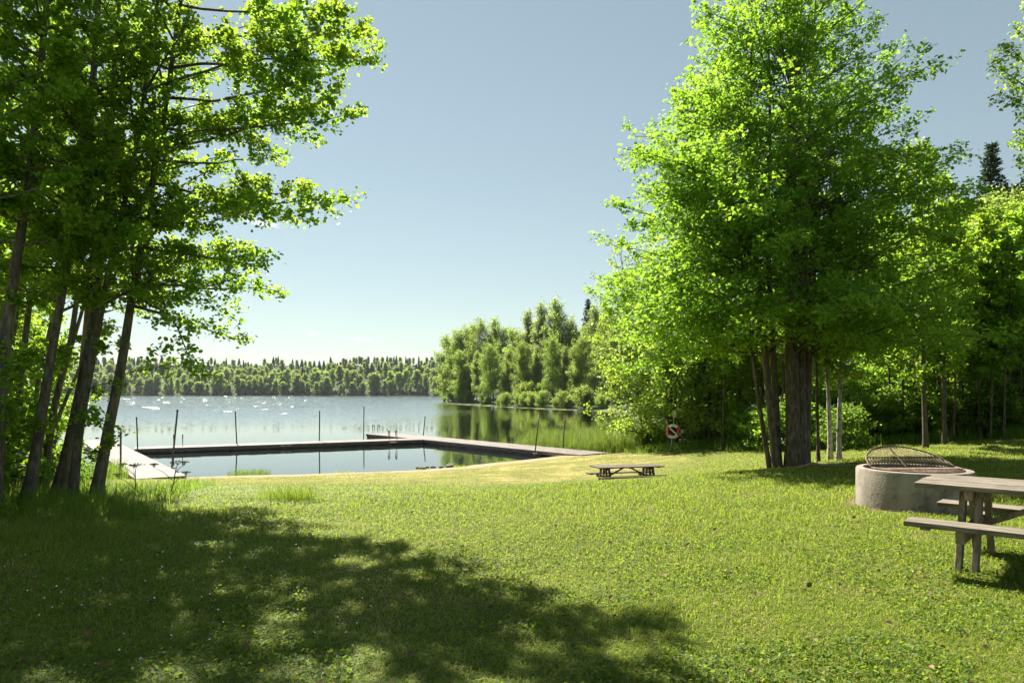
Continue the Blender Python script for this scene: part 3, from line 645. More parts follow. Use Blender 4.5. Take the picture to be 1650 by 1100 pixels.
# two pale birch trunks just right of the maple, a dark one beside them
pl('mid_birch', atpx(1338, 20.6), 20.6, .72, 1.0, 'left one of two close pale birch trunks right of the maple', lean=.02)
pl('mid_birch', atpx(1352, 20.2), 20.2, .70, 3.0, 'right one of two close pale birch trunks right of the maple', lean=-.01)
pl('pole', atpx(1319, 20.0), 20.0, 1.05, 2.0, 'thin dark trunk leaning between the maple and the two birches', lean=.06)
pl('mid_a', atpx(1492, 22.5), 22.5, .92, 1.2, 'sturdy brown trunk standing behind the fire pit')
pl('mid_b', atpx(1522, 23.5), 23.5, .74, 1.9, 'slender pale trunk just right of the sturdy trunk behind the fire pit')
for (px, Y, key, s) in [(1165, 33, 'pole', 1.2), (1190, 36, 'mid_b', .9), (1228, 33, 'mid_a', .85), (1205, 40, 'mid_a', 1.0), (1262, 30, 'mid_b', .8), (1290, 34, 'mid_a', .95),                         (1432, 28, 'pole', 1.1), (1470, 30, 'mid_a', .8), (1545, 26, 'pole', 1.0), (1560, 30, 'mid_birch', .85), (1578, 24.5, 'pole', .95), (1590, 32, 'mid_a', .9), (1602, 26, 'pole', 1.05),
                        (1618, 23.5, 'pole', .9), (1632, 28, 'mid_birch', .8), (1645, 24.5, 'pole', 1.0), (1536, 24.2, 'pole', .85), (1553, 25.2, 'pole', .8), (1596, 23.8, 'pole', .8), (1626, 25.5, 'pole', .85), (1512, 26.5, 'pole', .95), (1456, 25.5, 'pole', .9),                         (1245, 44, 'mid_a', 1.1), (1180, 47, 'mid_a', 1.1), (1115, 47, 'mid_a', 1.0)]:
    b = key == 'mid_birch'
    pl(key, atpx(px, Y), Y, s, None, 'pale stemmed birch in the bright wood right of the fire pit' if b else 'slim trunk of the dense wood along the back of the lawn', 'birches in the wood' if b else 'slim trees of the wood behind the lawn', sx=R_.uniform(.9, 1.15))
for (px, Y, s) in [(1560, 27.5, .72), (1612, 25.5, .70), (1655, 26.5, .78), (1530, 32, .8), (1590, 34, .9), (1645, 36, .95)]:
    pl('pale', atpx(px, Y), Y, s, None, 'bright yellow green young tree at the edge of the wood on the right', 'bright young trees on the right')
# wooded slope further right and the spruces on it
for (px, Y, s) in [(1595, 74, 1.0), (1618, 80, .88), (1545, 78, .78), (1566, 84, .80), (1523, 88, .74), (1652, 72, .8), (1690, 76, .9), (1500, 95, .7)]:
    lab = 'tallest dark spruce rising above the wooded slope on the right' if px == 1595 else 'dark spruce in the row on the wooded slope'
    pl('spruce', atpx(px, Y), Y, s * 1.14, None, lab, None if px == 1595 else 'spruces on the wooded slope')
for (px, Y, s) in [(1480, 66, .55), (1520, 62, .55), (1560, 60, .5), (1600, 58, .5), (1645, 60, .52), (1690, 58, .5), (1440, 72, .55), (1400, 80, .55), (1540, 70, .6), (1585, 68, .58), (1635, 70, .62), (1350, 85, .5), (1300, 90, .5), (1730, 70, .6)]:
    pl('big_a' if R_.random() < .5 else 'big_c', atpx(px, Y), Y, s, None, 'bushy broadleaf tree on the wooded slope below the spruces', 'broadleaf trees on the wooded slope')
# understorey
for (px, Y, key, s) in [(1050, 41, 'bush_pale', .8), (1072, 40, 'bush_b', .8), (1112, 40, 'bush_pale', .8), (1140, 37.5, 'bush_b', .9), (1160, 38, 'bush_pale', .8), (1185, 35, 'bush_b', .9), (1205, 33, 'bush_b', 1.1), (1225, 31, 'bush_a', .8),
                        (1250, 29, 'bush_b', 1.0), (1282, 28, 'bush_a', .9), (1310, 27, 'bush_b', .9), (1360, 25, 'bush_pale', .7), (1388, 27, 'bush_pale', .9), (1415, 26, 'bush_pale', .8), (1442, 27.5, 'bush_a', .9), (1470, 26, 'bush_b', 1.0), (1505, 25.5, 'bush_a', .8),
                        (1540, 25, 'bush_pale', .8), (1570, 26, 'bush_b', .9), (1600, 25, 'bush_a', .8), (1625, 27, 'bush_pale', .9), (1650, 25, 'bush_b', .9), (1690, 26, 'bush_a', 1.0), (1400, 31, 'bush_a', 1.2), (1340, 31, 'bush_a', 1.1), (1480, 31, 'bush_pale', 1.2), (1560, 32, 'bush_a', 1.2), (1630, 33, 'bush_a', 1.2), (1270, 34, 'bush_a', 1.2), (1335, 35, 'bush_pale', 1.1), (1370, 37, 'bush_pale', 1.3), (1410, 36, 'bush_pale', 1.2), (1450, 38, 'bush_pale', 1.3), (1490, 36, 'bush_pale', 1.2), (1390, 41, 'bush_a', 1.6), (1435, 43, 'bush_a', 1.7), (1480, 42, 'bush_a', 1.6), (1345, 42, 'bush_a', 1.6), (1520, 41, 'bush_pale', 1.5), (1540, 36, 'bush_pale', 1.3), (1575, 38, 'bush_pale', 1.4), (1610, 36, 'bush_pale', 1.3), (1645, 38, 'bush_pale', 1.4), (1685, 36, 'bush_pale', 1.3), (1560, 45, 'bush_a', 1.7), (1610, 46, 'bush_a', 1.8), (1660, 45, 'bush_a', 1.8)]:
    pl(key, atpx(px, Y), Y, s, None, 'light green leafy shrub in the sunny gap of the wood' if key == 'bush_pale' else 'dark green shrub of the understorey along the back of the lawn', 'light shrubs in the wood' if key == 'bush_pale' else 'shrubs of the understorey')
# shrubs in the alder grove
for (px, Y, key, s) in [(-150, 9.6, 'bush_a', .7), (-190, 8.6, 'bush_a', 1.0), (0, 14.0, 'bush_a', .7), (-60, 12.6, 'bush_a', .9), (58, 14.6, 'bush_b', .55), (-100, 11, 'bush_a', 1.1), (112, 15.5, 'bush_b', .5), (-60, 15, 'bush_a', 1.1), (30, 17, 'bush_a', .9), (80, 19, 'bush_b', .7)]:
    pl(key, atpx(px, Y), Y, s, None, 'dark leafy shrub filling the shade between the alder trunks', 'shrubs in the alder grove')
for (px, Y, key, s) in [(-60, 19, 'mid_a', .9), (-10, 21, 'mid_b', .8), (30, 23, 'mid_a', .72), (62, 24.5, 'mid_a', .55), (-120, 20, 'mid_a', 1.0), (5, 17, 'pole', .9), (92, 25, 'pole', .62), (-30, 25, 'mid_a', .8)]:
    pl(key, atpx(px, Y), Y, s, None, 'young leafy tree on the bank behind the alder grove', 'young trees behind the alders')
# the tree whose boughs reach in at the right edge
g = Grow(61); bx, by = atpx(1790, 15.5), 15.5; zb = hz(bx, by); loc = np.array([bx, by, zb])
zz = np.linspace(0, 13, 16); path = np.stack([.1 * np.sin(zz * .6), .1 * np.cos(zz * .5), zz - .1], -1); g.wood(path, .17 * (1 - .85 * zz / 13), 10)
for t, (a, b) in [(.55, (1600, 105)), (.58, (1622, 72)), (.50, (1618, 150)), (.62, (1640, 50)), (.42, (1650, 215)), (.42, (1648, 180)), (.70, (1680, -60)), (.3, (1690, 420)), (.6, (1660, 100)), (.40, (1646, 265))]:
    g.to(arc_interp(path, t), P(a, b, 15.5 + g.r.uniform(-.8, .8)) - loc, .04, sag=.03, spacing=.24, slen=.17, start=.35, r=.006)
for k in range(26):
    az = k * 2.4; g.limb(arc_interp(path, .3 + .68 * k / 26), (math.cos(az), math.sin(az), .5), 1.9, .02, spacing=.35)
make_plant('ash_tree', g, 'round', 13000, .085, M['thin_bark'], M['pale_leaf'], tuple(loc), 'light tree reaching in at the right edge with loose boughs against the sky', sig=.07, aspect=.6)

# ---- headland across the bay
HEAD = [(722, 262, 'big_c', .92), (738, 252, 'big_a', .98), (757, 250, 'big_c', 1.06), (775, 240, 'big_a', 1.07), (795, 235, 'big_b', .98), (812, 230, 'big_a', .92), (832, 218, 'big_c', .82), (852, 212, 'big_b', .96), (872, 205, 'big_b', .98), (892, 200, 'big_b', .99), (905, 196, 'big_a', .93), (922, 192, 'big_b', .80),
        (938, 190, 'big_c', .75), (958, 186, 'big_b', .86), (985, 178, 'big_a', .86), (1010, 175, 'big_c', .9), (1040, 170, 'big_a', .9), (1080, 170, 'big_c', .95), (745, 236, 'big_c', .70), (768, 222, 'big_c', .66), (790, 212, 'big_a', .68), (818, 204, 'big_c', .62), (842, 196, 'big_a', .62), (866, 190, 'big_c', .6), (890, 183, 'big_a', .64), (912, 176, 'big_c', .55), (936, 170, 'big_a', .58), (960, 164, 'big_c', .6), (985, 158, 'big_c', .6), (1015, 158, 'big_a', .7), (1060, 150, 'big_c', .7), (1120, 150, 'big_a', .8), (1180, 150, 'big_c', .9)]
for j_, (px, Y, key, s) in enumerate(HEAD):
    if key == 'big_c' and j_ % 2: key, s = 'big_b', s * .92
    b = key == 'big_b'
    pl(key, atpx(px, Y), Y, s, None, 'tall drooping birch among the trees on the headland' if b else 'dense rounded broadleaf tree on the headland across the bay', 'birches on the headland' if b else 'broadleaf trees on the headland')
for (px, Y, s) in [(946, 200, 1.42), (972, 205, 1.2), (985, 196, 1.15)]:
    pl('spruce', atpx(px, Y), Y, s, None, 'narrow dark spruce overtopping the birches on the headland', 'spruces on the headland')
for k in range(19):
    f_ = (k + R_.uniform(-.35, .35)) / 18; px = 714 + 262 * f_; Y = float(np.interp(px, [710, 760, 800, 860, 950, 980], [272, 222, 194, 172, 150, 146]))
    pl('shore_bush', atpx(px, Y) + .5, Y + 1.2, R_.uniform(.35, .8), None, 'low bush overhanging the water along the headland', 'bushes along the headland shore')

# ---- the far shore: front row trees, then spruces up the hill
R2 = random.Random(21)
def far_row(n, Y0, Y1, keys, s0, s1, px0, px1, label, group):
    for k in range(n):
        px = px0 + (px1 - px0) * (k + R2.uniform(-.45, .45)) / n; Y = R2.uniform(Y0, Y1); x = atpx(px, Y)
        if Y0 < 880: Y = Y + 14 * math.sin(x * .013) + 8 * math.sin(x * .041 + 1)
        pl(R2.choice(keys), x, Y, R2.uniform(s0, s1), None, label, group, sx=R2.uniform(.75, 1.35))
far_row(74, 853, 860, ['far_a', 'far_b', 'far_b', 'far_c'], .55, 1.2, -30, 735, 'rounded tree in the front row of the far shore', 'front trees of the far shore')
far_row(56, 868, 884, ['far_a', 'far_b', 'far_c'], 1.0, 1.25, -30, 735, 'rounded tree behind the front row of the far shore', 'second row trees of the far shore')
far_row(44, 900, 930, ['far_a', 'far_spruce', 'far_b'], .9, 1.15, -30, 735, 'tree of the mixed far forest above the shore trees', 'mixed trees of the far shore')
far_row(96, 925, 975, ['far_spruce', 'far_b', 'far_a'], .7, .9, -30, 745, 'conifer on the slope of the far forest', 'conifers on the far slope')  # slope
far_row(185, 975, 1060, ['far_spruce', 'far_spruce', 'far_b', 'far_a'], .50, .60, -30, 745, 'conifer along the skyline of the far forest', 'conifers on the far skyline')
for k in PROTO: # the prototypes themselves are put to use as one more tree each, far off in the forest or in the wood
    o = PROTO[k]
    if k.startswith('far'): x, y, lab, gr = -120 + 8 * len(k), 940, 'tree of the mixed far forest above the shore trees', 'mixed trees of the far shore'
    elif k.startswith('big'): x, y, lab, gr = 40 + 6 * len(k), 178 + ord(k[-1]) % 9, ('tall drooping birch among the trees on the headland' if k == 'big_b' else 'dense rounded broadleaf tree on the headland across the bay'), ('birches on the headland' if k == 'big_b' else 'broadleaf trees on the headland')
    elif k == 'shore_bush': x, y, lab, gr = 4, 186, 'low bush overhanging the water along the headland', 'bushes along the headland shore'
    elif k == 'spruce': x, y, lab, gr = 62, 84, 'dark spruce in the row on the wooded slope', 'spruces on the wooded slope'
    elif k.startswith('bush'): x, y, lab, gr = 17 + 2.0 * (ord(k[-1]) % 5), 30, ('light green leafy shrub in the sunny gap of the wood' if k == 'bush_pale' else 'dark green shrub of the understorey along the back of the lawn'), ('light shrubs in the wood' if k == 'bush_pale' else 'shrubs of the understorey')
    else: x, y, lab, gr = 19 + 1.7 * (ord(k[-1]) % 7), 34 + len(k), ('pale stemmed birch in the bright wood right of the fire pit' if k == 'mid_birch' else 'slim trunk of the dense wood along the back of the lawn'), ('birches in the wood' if k == 'mid_birch' else 'slim trees of the wood behind the lawn')
    o.location = (x, y, hz(x, y) - .05); o['label'] = lab; o['group'] = gr

# ------------------------------------------------------------------ grass and ground plants
def blade_mesh(rng, pos, h, w, lean=.5, bend=.5):
    """three-triangle bent blades"""
    n = len(pos); az = rng.uniform(0, 2 * np.pi, n); d = np.stack([np.cos(az), np.sin(az), np.zeros(n)], -1); s = np.stack([-np.sin(az), np.cos(az), np.zeros(n)], -1)
    h = h[:, None]; w = w[:, None]; l = rng.uniform(.1, 1, (n, 1)) * lean; up = np.array([[0, 0, 1.0]])
    m = pos + up * h * .55 + d * h * l * .4; t = pos + up * h * (1 - .35 * l) + d * h * (l * .9 + bend * l)
    V = np.stack([pos - s * w * .5, pos + s * w * .5, m + s * w * .42, m - s * w * .42, t], 1).reshape(-1, 3)
    k = np.arange(n)[:, None] * 5
    return V, np.concatenate([k + np.array([[0, 1, 2]]), k + np.array([[0, 2, 3]]), k + np.array([[3, 2, 4]])])

def wedge(rng, n, y0, y1, p=1.0, margin=1.06):
    """points over the lawn in front of the camera, thinning with distance"""
    u = rng.uniform(0, 1, n)
    e = 1 - p
    Y = (y0 ** e + u * (y1 ** e - y0 ** e)) ** (1 / e) if abs(e) > 1e-6 else y0 * (y1 / y0) ** u
    X = rng.uniform(-1, 1, n) * (.75 * margin * Y + 1.2)
    return X, Y

rg = np.random.default_rng(3)
X, Y = wedge(rg, 430000, 3.0, 40.0, 1.45)
dsh = poly_sd(X, Y, LAND)
dryf = sst(1.0, 4.0, dsh) * (1 - sst(9.5, 15, dsh)) + .12
patch = vnoise(X * .9, Y * .9, 8) * .6 + vnoise(X * 2.6, Y * 2.6, 9) * .4
lush = vnoise(X * .35 + 4, Y * .35, 12)
keep = (dsh > 1.6 + 2.2 * vnoise(X * .8, Y * .8, 17) * (X < 9)) & (np.hypot(X - 5.81, Y - 9.85) > .84) & (rg.uniform(0, 1, len(X)) < np.where(dsh < 14, .35 + .5 * patch, .62 + .5 * patch))
keep &= np.hypot(X - 7.75, Y - 19.0) > .75
keep &= rg.uniform(0, 1, len(X)) > bare_f(X, Y) * .9
X, Y, dsh, patch, lush, dryf = (a[keep] for a in (X, Y, dsh, patch, lush, dryf))
Z = height(X, Y)
scale = np.maximum(1, Y / 6) ** .75
hh = (.022 + .055 * patch * lush + .018 * rg.uniform(0, 1, len(X))) * np.where(dsh < 13, .62, 1.0)
shade = sst(-2.2, -6.0, X) * (Y > 6) * (Y < 16)
hh = hh * (1 + 1.0 * shade * rg.uniform(.3, 1.2, len(X)))
V, T = blade_mesh(rg, np.stack([X, Y, Z - .004], -1), hh * np.minimum(scale, 1.7), (.0042 + .003 * rg.uniform(0, 1, len(X))) * scale, 1.5, .7)
isdry = rg.uniform(0, 1, len(X)) < np.clip(.13 + .66 * (dryf - .1) * (patch > .42) + .25 * (patch < .27), 0, .85)
mi = np.tile(isdry.astype(np.int32), 3)
gm = mesh_np('grass', V, [T], False, mi); gm.materials.append(M['grass']); gm.materials.append(M['dry_grass'])
tag(link_mesh('grass', gm), 'short mown lawn grass sloping down to the lake', 'grass', kind='stuff')

# broad weed leaves (clover, plantain) in the near lawn
X, Y = wedge(rg, 70000, 3.0, 17.0, 1.3)
cl = vnoise(X * 1.7, Y * 1.7, 31) * .6 + vnoise(X * .6, Y * .6, 33) * .4
keep = (cl > .52) & (np.hypot(X - 5.81, Y - 9.85) > .86); X, Y = X[keep], Y[keep]
pos = np.stack([X, Y, height(X, Y) + rg.uniform(.012, .055, len(X))], -1)
V, q = leaf_mesh(rg, pos, .026, (0, 0, 1.3), None, 'round', .75); V2 = V
tag(link_mesh('clover_leaves', mesh_np('clover_leaves', V, [q]), M['weed']), 'clover and plantain leaves growing through the lawn', 'clover', kind='stuff')
# white clover heads
X, Y = wedge(rg, 1900, 3.3, 16.0, 1.0)
keep = (vnoise(X * .7, Y * .7, 51) > .5) & ((X < -1.0) | (rg.uniform(0, 1, len(X)) < .10)); X, Y = X[keep], Y[keep]
pos = np.stack([X, Y, height(X, Y) + rg.uniform(.04, .085, len(X))], -1)
V, q = leaf_mesh(rg, pos, .0115, (0, -.3, 1.0), None, 'round', 1.0, fold=-.3)
tag(link_mesh('clover_flowers', mesh_np('clover_flowers', V, [q]), M['petal']), 'tiny white clover heads dotted over the grass', 'flowers', kind='stuff')

X, Y = wedge(rg, 420, 3.2, 15.0, 1.0)
pos = np.stack([X, Y, height(X, Y) + rg.uniform(.03, .06, len(X))], -1)
V, q = leaf_mesh(rg, pos, .045, (0, 0, 1.4), None, 'round', .7)
tag(link_mesh('fallen_leaves', mesh_np('fallen_leaves', V, [q]), M['dead_leaf']), 'dry brown leaves scattered over the lawn', 'leaves', kind='stuff')

# tall grass under the alders, along the wood and on the bank
def tall(name, X, Y, h0, h1, w, mat, label, cat, lean=.5, zoff=0):
    n = len(X); Z = np.maximum(height(X, Y), WZ - .5) + zoff
    V, T = blade_mesh(rg, np.stack([X, Y, Z - .02], -1), rg.uniform(h0, h1, n), w * rg.uniform(.6, 1.3, n), lean, .35)
    return tag(link_mesh(name, mesh_np(name, V, [T]), mat), label, cat, kind='stuff')
n = 26000
X = rg.uniform(-16, -4.2, n); Y = rg.uniform(8.2, 17, n)
keep = (vnoise(X * 1.2, Y * 1.2, 61) > .34) & (X < -4.9 - .35 * (Y - 10)) ; X, Y = X[keep], Y[keep]
tall('undergrowth', X, Y, .12, .42, .010, M['weed'], 'long grass and herbs growing in the shade under the alders', 'undergrowth', .7)
n = 30000
t = rg.uniform(0, 1, n); Y = np.interp(t, [0, .3, .6, 1], [38, 33, 25.5, 22.5]) + np.abs(rg.normal(size=n)) * 2.2; X = np.interp(t, [0, .3, .6, 1], [7.6, 10.5, 12.5, 19.5]) + rg.normal(size=n) * .5
keep = vnoise(X * .9, Y * .9, 66) > .38; X, Y = X[keep], Y[keep]
tall('wood_edge_herbs', X, Y, .15, .6, .018, M['weed'], 'rank herbs and long grass along the edge of the wood', 'undergrowth', .6)
# reeds right of the jetty and by the boardwalk
n = 42000
X = rg.uniform(-2.5, 11, n); Y = rg.uniform(42, 58, n)
e = (X + 10.8) * (-20.4) - (Y - 61.8) * 16.7          # side of the jetty's right edge
dist = -e / math.hypot(16.7, 20.4)
keep = (dist > .35) & (X > -.8 + .18 * (Y - 45)) & (X < 10 + .1 * (Y - 42)) & (vnoise(X * .5, Y * .5, 71) > .22)
keep &= rg.uniform(0, 1, n) < sst(-.9, 3.4, X) * .85 + .12
X, Y = X[keep], Y[keep]
tall('reeds', X, Y, .8, 2.1, .02, M['reed'], 'pale green reed bed between the jetty and the wood', 'reeds', .45)
n = 900
X = rg.uniform(-19.6, -16.7, n); Y = rg.uniform(28.8, 32.6, n); keep = (X < -15.7 - (Y - 28.8) * .73 - .2); X, Y = X[keep], Y[keep]
tall('boardwalk_reeds', X, Y, .5, 1.25, .02, M['reed'], 'wispy tall grass beside the left boardwalk', 'reeds', .5)
n = 5200
k = rg.integers(0, 5, n); cc = np.array([(-3.45, 10.7), (-3.35, 10.8), (-3.6, 10.75), (-3.8, 10.8), (-3.25, 10.9)])[k]
X = cc[:, 0] + rg.normal(size=n) * .09; Y = cc[:, 1] + rg.normal(size=n) * .09
keep = rg.uniform(0, 1, n) < .14; X, Y = X[keep], Y[keep]
tall('grass_tuft', X, Y, .12, .40, .005, M['weed'], 'unmown tuft of tall grass at the end of the tree shade', 'grass', .35)
n = 3500
X = rg.uniform(-16, 6, n); Y = np.interp(X, [-15.3, -13, -10, -5.6, -2.9, .9, 2.9, 5.2], [32, 33, 33.9, 35.6, 37.4, 40, 41.6, 42.2]) + rg.uniform(-1.6, -.5, n)
keep = vnoise(X * 1.1, Y * 1.1, 77) > .68; X, Y = X[keep], Y[keep]
tall('shore_grass', X, Y, .05, .2, .016, M['grass'], 'sparse grass clumps along the sandy water edge', 'grass', .6)
n = 700
X = rg.uniform(-13.6, -12.0, n); Y = np.interp(X, [-15.3, -13, -10], [32, 33, 33.9]) + rg.uniform(-.3, .9, n)
tall('sedge', X, Y, .15, .45, .012, M['reed'], 'dark sedge standing in the shallow water by the boardwalk', 'reeds', .4)

# tall umbellifers in front of the boardwalk
def hogweed(px0, py0, px1, py1, Yd, label):
    a = P(px0, py0, Yd); a[2] = hz(a[0], a[1]); b = P(px1, py1, Yd); mb = MB(); mu = MB()
    path = np.array([a + (b - a) * t + np.array([.03 * math.sin(t * 5), 0, 0]) for t in np.linspace(0, 1, 7)]) - a
    mb.tube(path, np.linspace(.012, .005, 7), 6)
    r = np.random.default_rng(int(px0))
    for t, L in ((.35, .28), (.55, .3), (.72, .22)):
        p = path[0] + (path[-1] - path[0]) * t; az = r.uniform(0, 6.28); e = p + np.array([math.cos(az) * L, math.sin(az) * L * .5, L * .7])
        mb.tube(np.array([p, (p + e) / 2 + [0, 0, .03], e]), np.array([.006, .005, .003]), 5); tops.append(e)
    t_ = empty('hogweed_plant', tuple(a)); tag(t_, label, 'wild plant', 'dry hogweed stalks')
    for j, e in enumerate([path[-1]] + tops[-3:]):
        mu = MB()
        R = .15 if j == 0 else .07
        for k in range(11):
            az = k * 2.4; rr = R * math.sqrt((k + .5) / 11); q = e + np.array([math.cos(az) * rr, math.sin(az) * rr, .07 - rr * .25])
            mu.tube(np.array([e, (e + q) / 2 + [0, 0, .01], q]), .0025, 4); mu.box(q, (.012, .012, .006))
        mu.build('umbel', M['umbel'], t_)
    mb.build('stalk', M['umbel'], t_, smooth=True)
tops = []
hogweed(268, 806, 289, 748, 11.3, 'tall dark hogweed stalk with flat umbels in front of the boardwalk')
hogweed(212, 800, 222, 752, 12.0, 'shorter hogweed stalk close to the alder trunk by the boardwalk')

# ------------------------------------------------------------------ jetties
DZ = -2.05
def deck(name, a, b, w, label, z=DZ, plank=.14, gap=.012, floats=True, land=0.0):
    a = np.array(a, float); b = np.array(b, float); L = np.linalg.norm(b - a); u = (b - a) / L; v = np.array([-u[1], u[0]])
    t = empty(name, (a[0], a[1], z), math.atan2(u[1], u[0])); tag(t, label, 'jetty', 'jetties round the bathing pool')
    r = np.random.default_rng(int(L * 100)); mb = MB(); k = 0; x = 0
    while x < L - .02:
        e = min(plank, L - x)
        mb.box((x + e / 2 - gap / 2, r.uniform(-.006, .006), -.02 + r.uniform(-.0025, .0025)), ((e - gap) / 2, w / 2, .02)); x += plank
    mb.build('planking', M['deck_wood'], t)
    mf = MB()
    for s in (-1, 1): mf.box((L / 2, s * (w / 2 - .035), -.122), (L / 2 - .01, .03, .079))
    for s in (.03, L - .03): mf.box((s, 0, -.122), (.025, w / 2 - .07, .078))
    mf.build('frame', M['deck_edge'], t)
    if floats:
        x = 1.2 + land; n = max(2, int((L - land) / 2.6)); 
        for i in range(n):
            mm = MB(); c = land + (L - land) * (i + .5) / n; mm.box((c, 0, -.36), ((L - land) / n / 2 - .012, w / 2 - .07, .155)); mm.build('pontoon', M['float_black'], t, .04)
    return t
def ladder(parent, loc, rz, drop=.75, h=.78):
    """loc in the parent's space; the ladder faces its local -y"""
    la = empty('ladder', loc, rz); la.parent = parent
    for s in (-1, 1):
        m = MB(); pts = []
        for q in np.linspace(0, math.pi, 9): pts.append((s * .28, -.10 - .17 * -math.cos(q) + .0, h - .15 + .15 * math.sin(q)))
        pts = [(s * .28, .07, 0.0)] + pts + [(s * .28, -.27, -drop)]
        m.tube(np.array(pts), .034, 7); m.build('rail', M['pole_steel'], la, smooth=True)
    for z in (-.12, -.38, -.64):
        m = MB(); m.box((0, -.27, z), (.262, .04, .012)); m.build('step', M['steel'], la, .004)
left_deck = deck('boardwalk', (-15.1, 29.4), (-15.1 - .59 * 28.6, 29.4 + .807 * 28.6), 2.0, 'left boardwalk running from the grass by the alders out into the lake', land=3.6)
main_deck = deck('floating_jetty', (-24.85, 44.95), (-7.0, 54.15), 2.0, 'long pale jetty across the far side of the bathing pool', z=DZ - .006)
right_deck = deck('floating_jetty', (4.95, 40.7), (-11.9, 61.1), 2.6, 'right jetty running from the sandy lawn past the corner of the pool', land=3.4, z=DZ - .003)
# ladders: local frames run along each jetty
ladder(main_deck, (2.6, .97, 0), math.pi)
ladder(main_deck, (17.2, -.97, 0), 0.0)
ladder(right_deck, (26.35, .3, 0), math.pi / 2)
# white reflectors
for x in (9.2,): 
    m = MB(); m.box((x, -1.008, -.12), (.16, .004, .04)); m.build('reflector', M['sign_white'], main_deck)
    m = MB(); m.box((x + .42, -1.008, -.12), (.16, .004, .04)); m.build('reflector', M['sign_white'], main_deck)
# steel poles
POL = [((183, 688), (183, 709), 53.5, 'pole at the far end of the left boardwalk, half hidden by the leaning alder'), ((194.5, 696), (194.5, 762), 31.0, 'short pole in the tall grass left of the boardwalk'),
       ((220, 672), (222, 730), 44.3, 'pole at the corner of the left boardwalk and the long jetty'), ((286, 660), (277, 752), 33.6, 'tallest pole, leaning, beside the near end of the left boardwalk'),
       ((379, 663), (381.5, 714), 48.9, 'pole behind the long jetty, left one of the two along its middle'), ((515, 662), (514.5, 709), 51.6, 'pole behind the long jetty, right one of the two along its middle'),
       ((586.5, 655), (586, 706), 60.2, 'tall pole at the far left corner of the right jetty, beside the ladders'), ((685, 671), (682, 702), 58.3, 'leaning pole behind the right jetty, just right of the ladders'),
       ((738, 670), (738, 706), 54.3, 'thin pale pole standing in the water before the headland reflection'), ((869, 665), (862, 730), 41.4, 'leaning pole on the pool side of the right jetty near the shore'), ((910, 671), (907, 727), 44.8, 'pole with red tip in front of the reed bed')]
for k, (a, b, Yd, lab) in enumerate(POL):
    p1 = P(*a, Yd); p0 = P(*b, Yd); d = (p0 - p1); d = d / -d[2]; base = p1 + d * (p1[2] - (WZ - 1.1))
    red = k in (9, 10)
    t = empty('mooring_pole', tuple(base)); tag(t, lab, 'pole', 'steel poles holding the jetties')
    r = .026 if k == 8 else .042
    m = MB(); m.tube(np.array([base, (base + p1) / 2, p1]) - base, r, 10); m.build('shaft', M['steel'] if k == 8 else M['pole_steel'], t, smooth=True)
    m = MB(); n_ = unit(p1 - base); m.tube(np.array([p1 - n_ * .10, p1 + n_ * .012]) - base, r + .006, 10); m.build('cap', M['buoy_red'] if red else M['black_rubber'], t, smooth=True)
    if k in (2, 3, 4, 9):
        q = p1 + d * (p1[2] - DZ); m = MB(); m.box(q - base + np.array([0, 0, -.06]), (.12, .12, .03)); m.build('bracket', M['deck_edge'], t, .006)

# ------------------------------------------------------------------ picnic tables
def picnic_table(loc, rz, L, label, W=.92, wood='table_wood', legs='table_leg_wood'):
    t = empty('picnic_table', loc, rz); tag(t, label, 'picnic table', 'picnic tables on the lawn')
    r = np.random.default_rng(int(L * 37)); top = MB(); n = 6; pw = W / n
    for i in range(n): top.box((r.uniform(-.008, .008), -W / 2 + pw * (i + .5), .74 + r.uniform(-.002, .002)), (L / 2, pw / 2 - .004, .022))
    top.build('tabletop', M[wood], t, .005)
    for s in (-1, 1):
        b = MB()
        for j in (-1, 1): b.box((r.uniform(-.01, .01), s * .70 + j * .073, .435), (L / 2, .069, .022))
        b.build('bench', M[wood], t, .005)
    xt = L / 2 - .42
    for e in (-1, 1):
        for s in (-1, 1):
            for j in (-1, 1):
                m = MB(); m.bar((e * xt + j * .062, s * .20, .716), (e * xt + j * .062, s * .50, -.06), .05, .115, (1, 0, 0)); m.build('leg', M[legs], t, .006)
                if j == e * -1 or L > 2.49:
                    for f_ in (.10, .60):
                        q = np.array([e * xt + j * .089, s * (.20 + .30 * f_), .716 - .776 * f_]); mbt = MB(); mbt.tube(np.array([q - [j * .004, 0, 0], q + [j * .008, 0, 0]]), .012, 6); mbt.build('bolt', M['steel'], t)
        m = MB(); m.box((e * xt, 0, .355), (.034, .80, .055)); m.build('bench_beam', M[legs], t, .008)
        m = MB(); m.box((e * xt, 0, .672), (.034, .42, .044)); m.build('top_beam', M[legs], t, .008)
        m = MB(); m.bar((e * (xt - .04), 0, .36), (e * .09, 0, .70), .05, .05, (0, 1, 0)); m.build('brace', M[legs], t, .005)
    m = MB()
    for x in (-L / 2 + .2, 0, L / 2 - .2): m.box((x, 0, .705), (.035, W / 2 - .04, .012)) if abs(x) > .01 else m.box((x, 0, .703), (.05, W / 2 - .05, .014))
    m.build('batten', M[legs], t)
    for s in (-1, 1):
        m = MB()
        for x in (-L / 2 + .16, L / 2 - .16): m.box((x, s * .70, .402), (.035, .125, .011))
        m.build('bench_batten', M[legs], t)
    return t
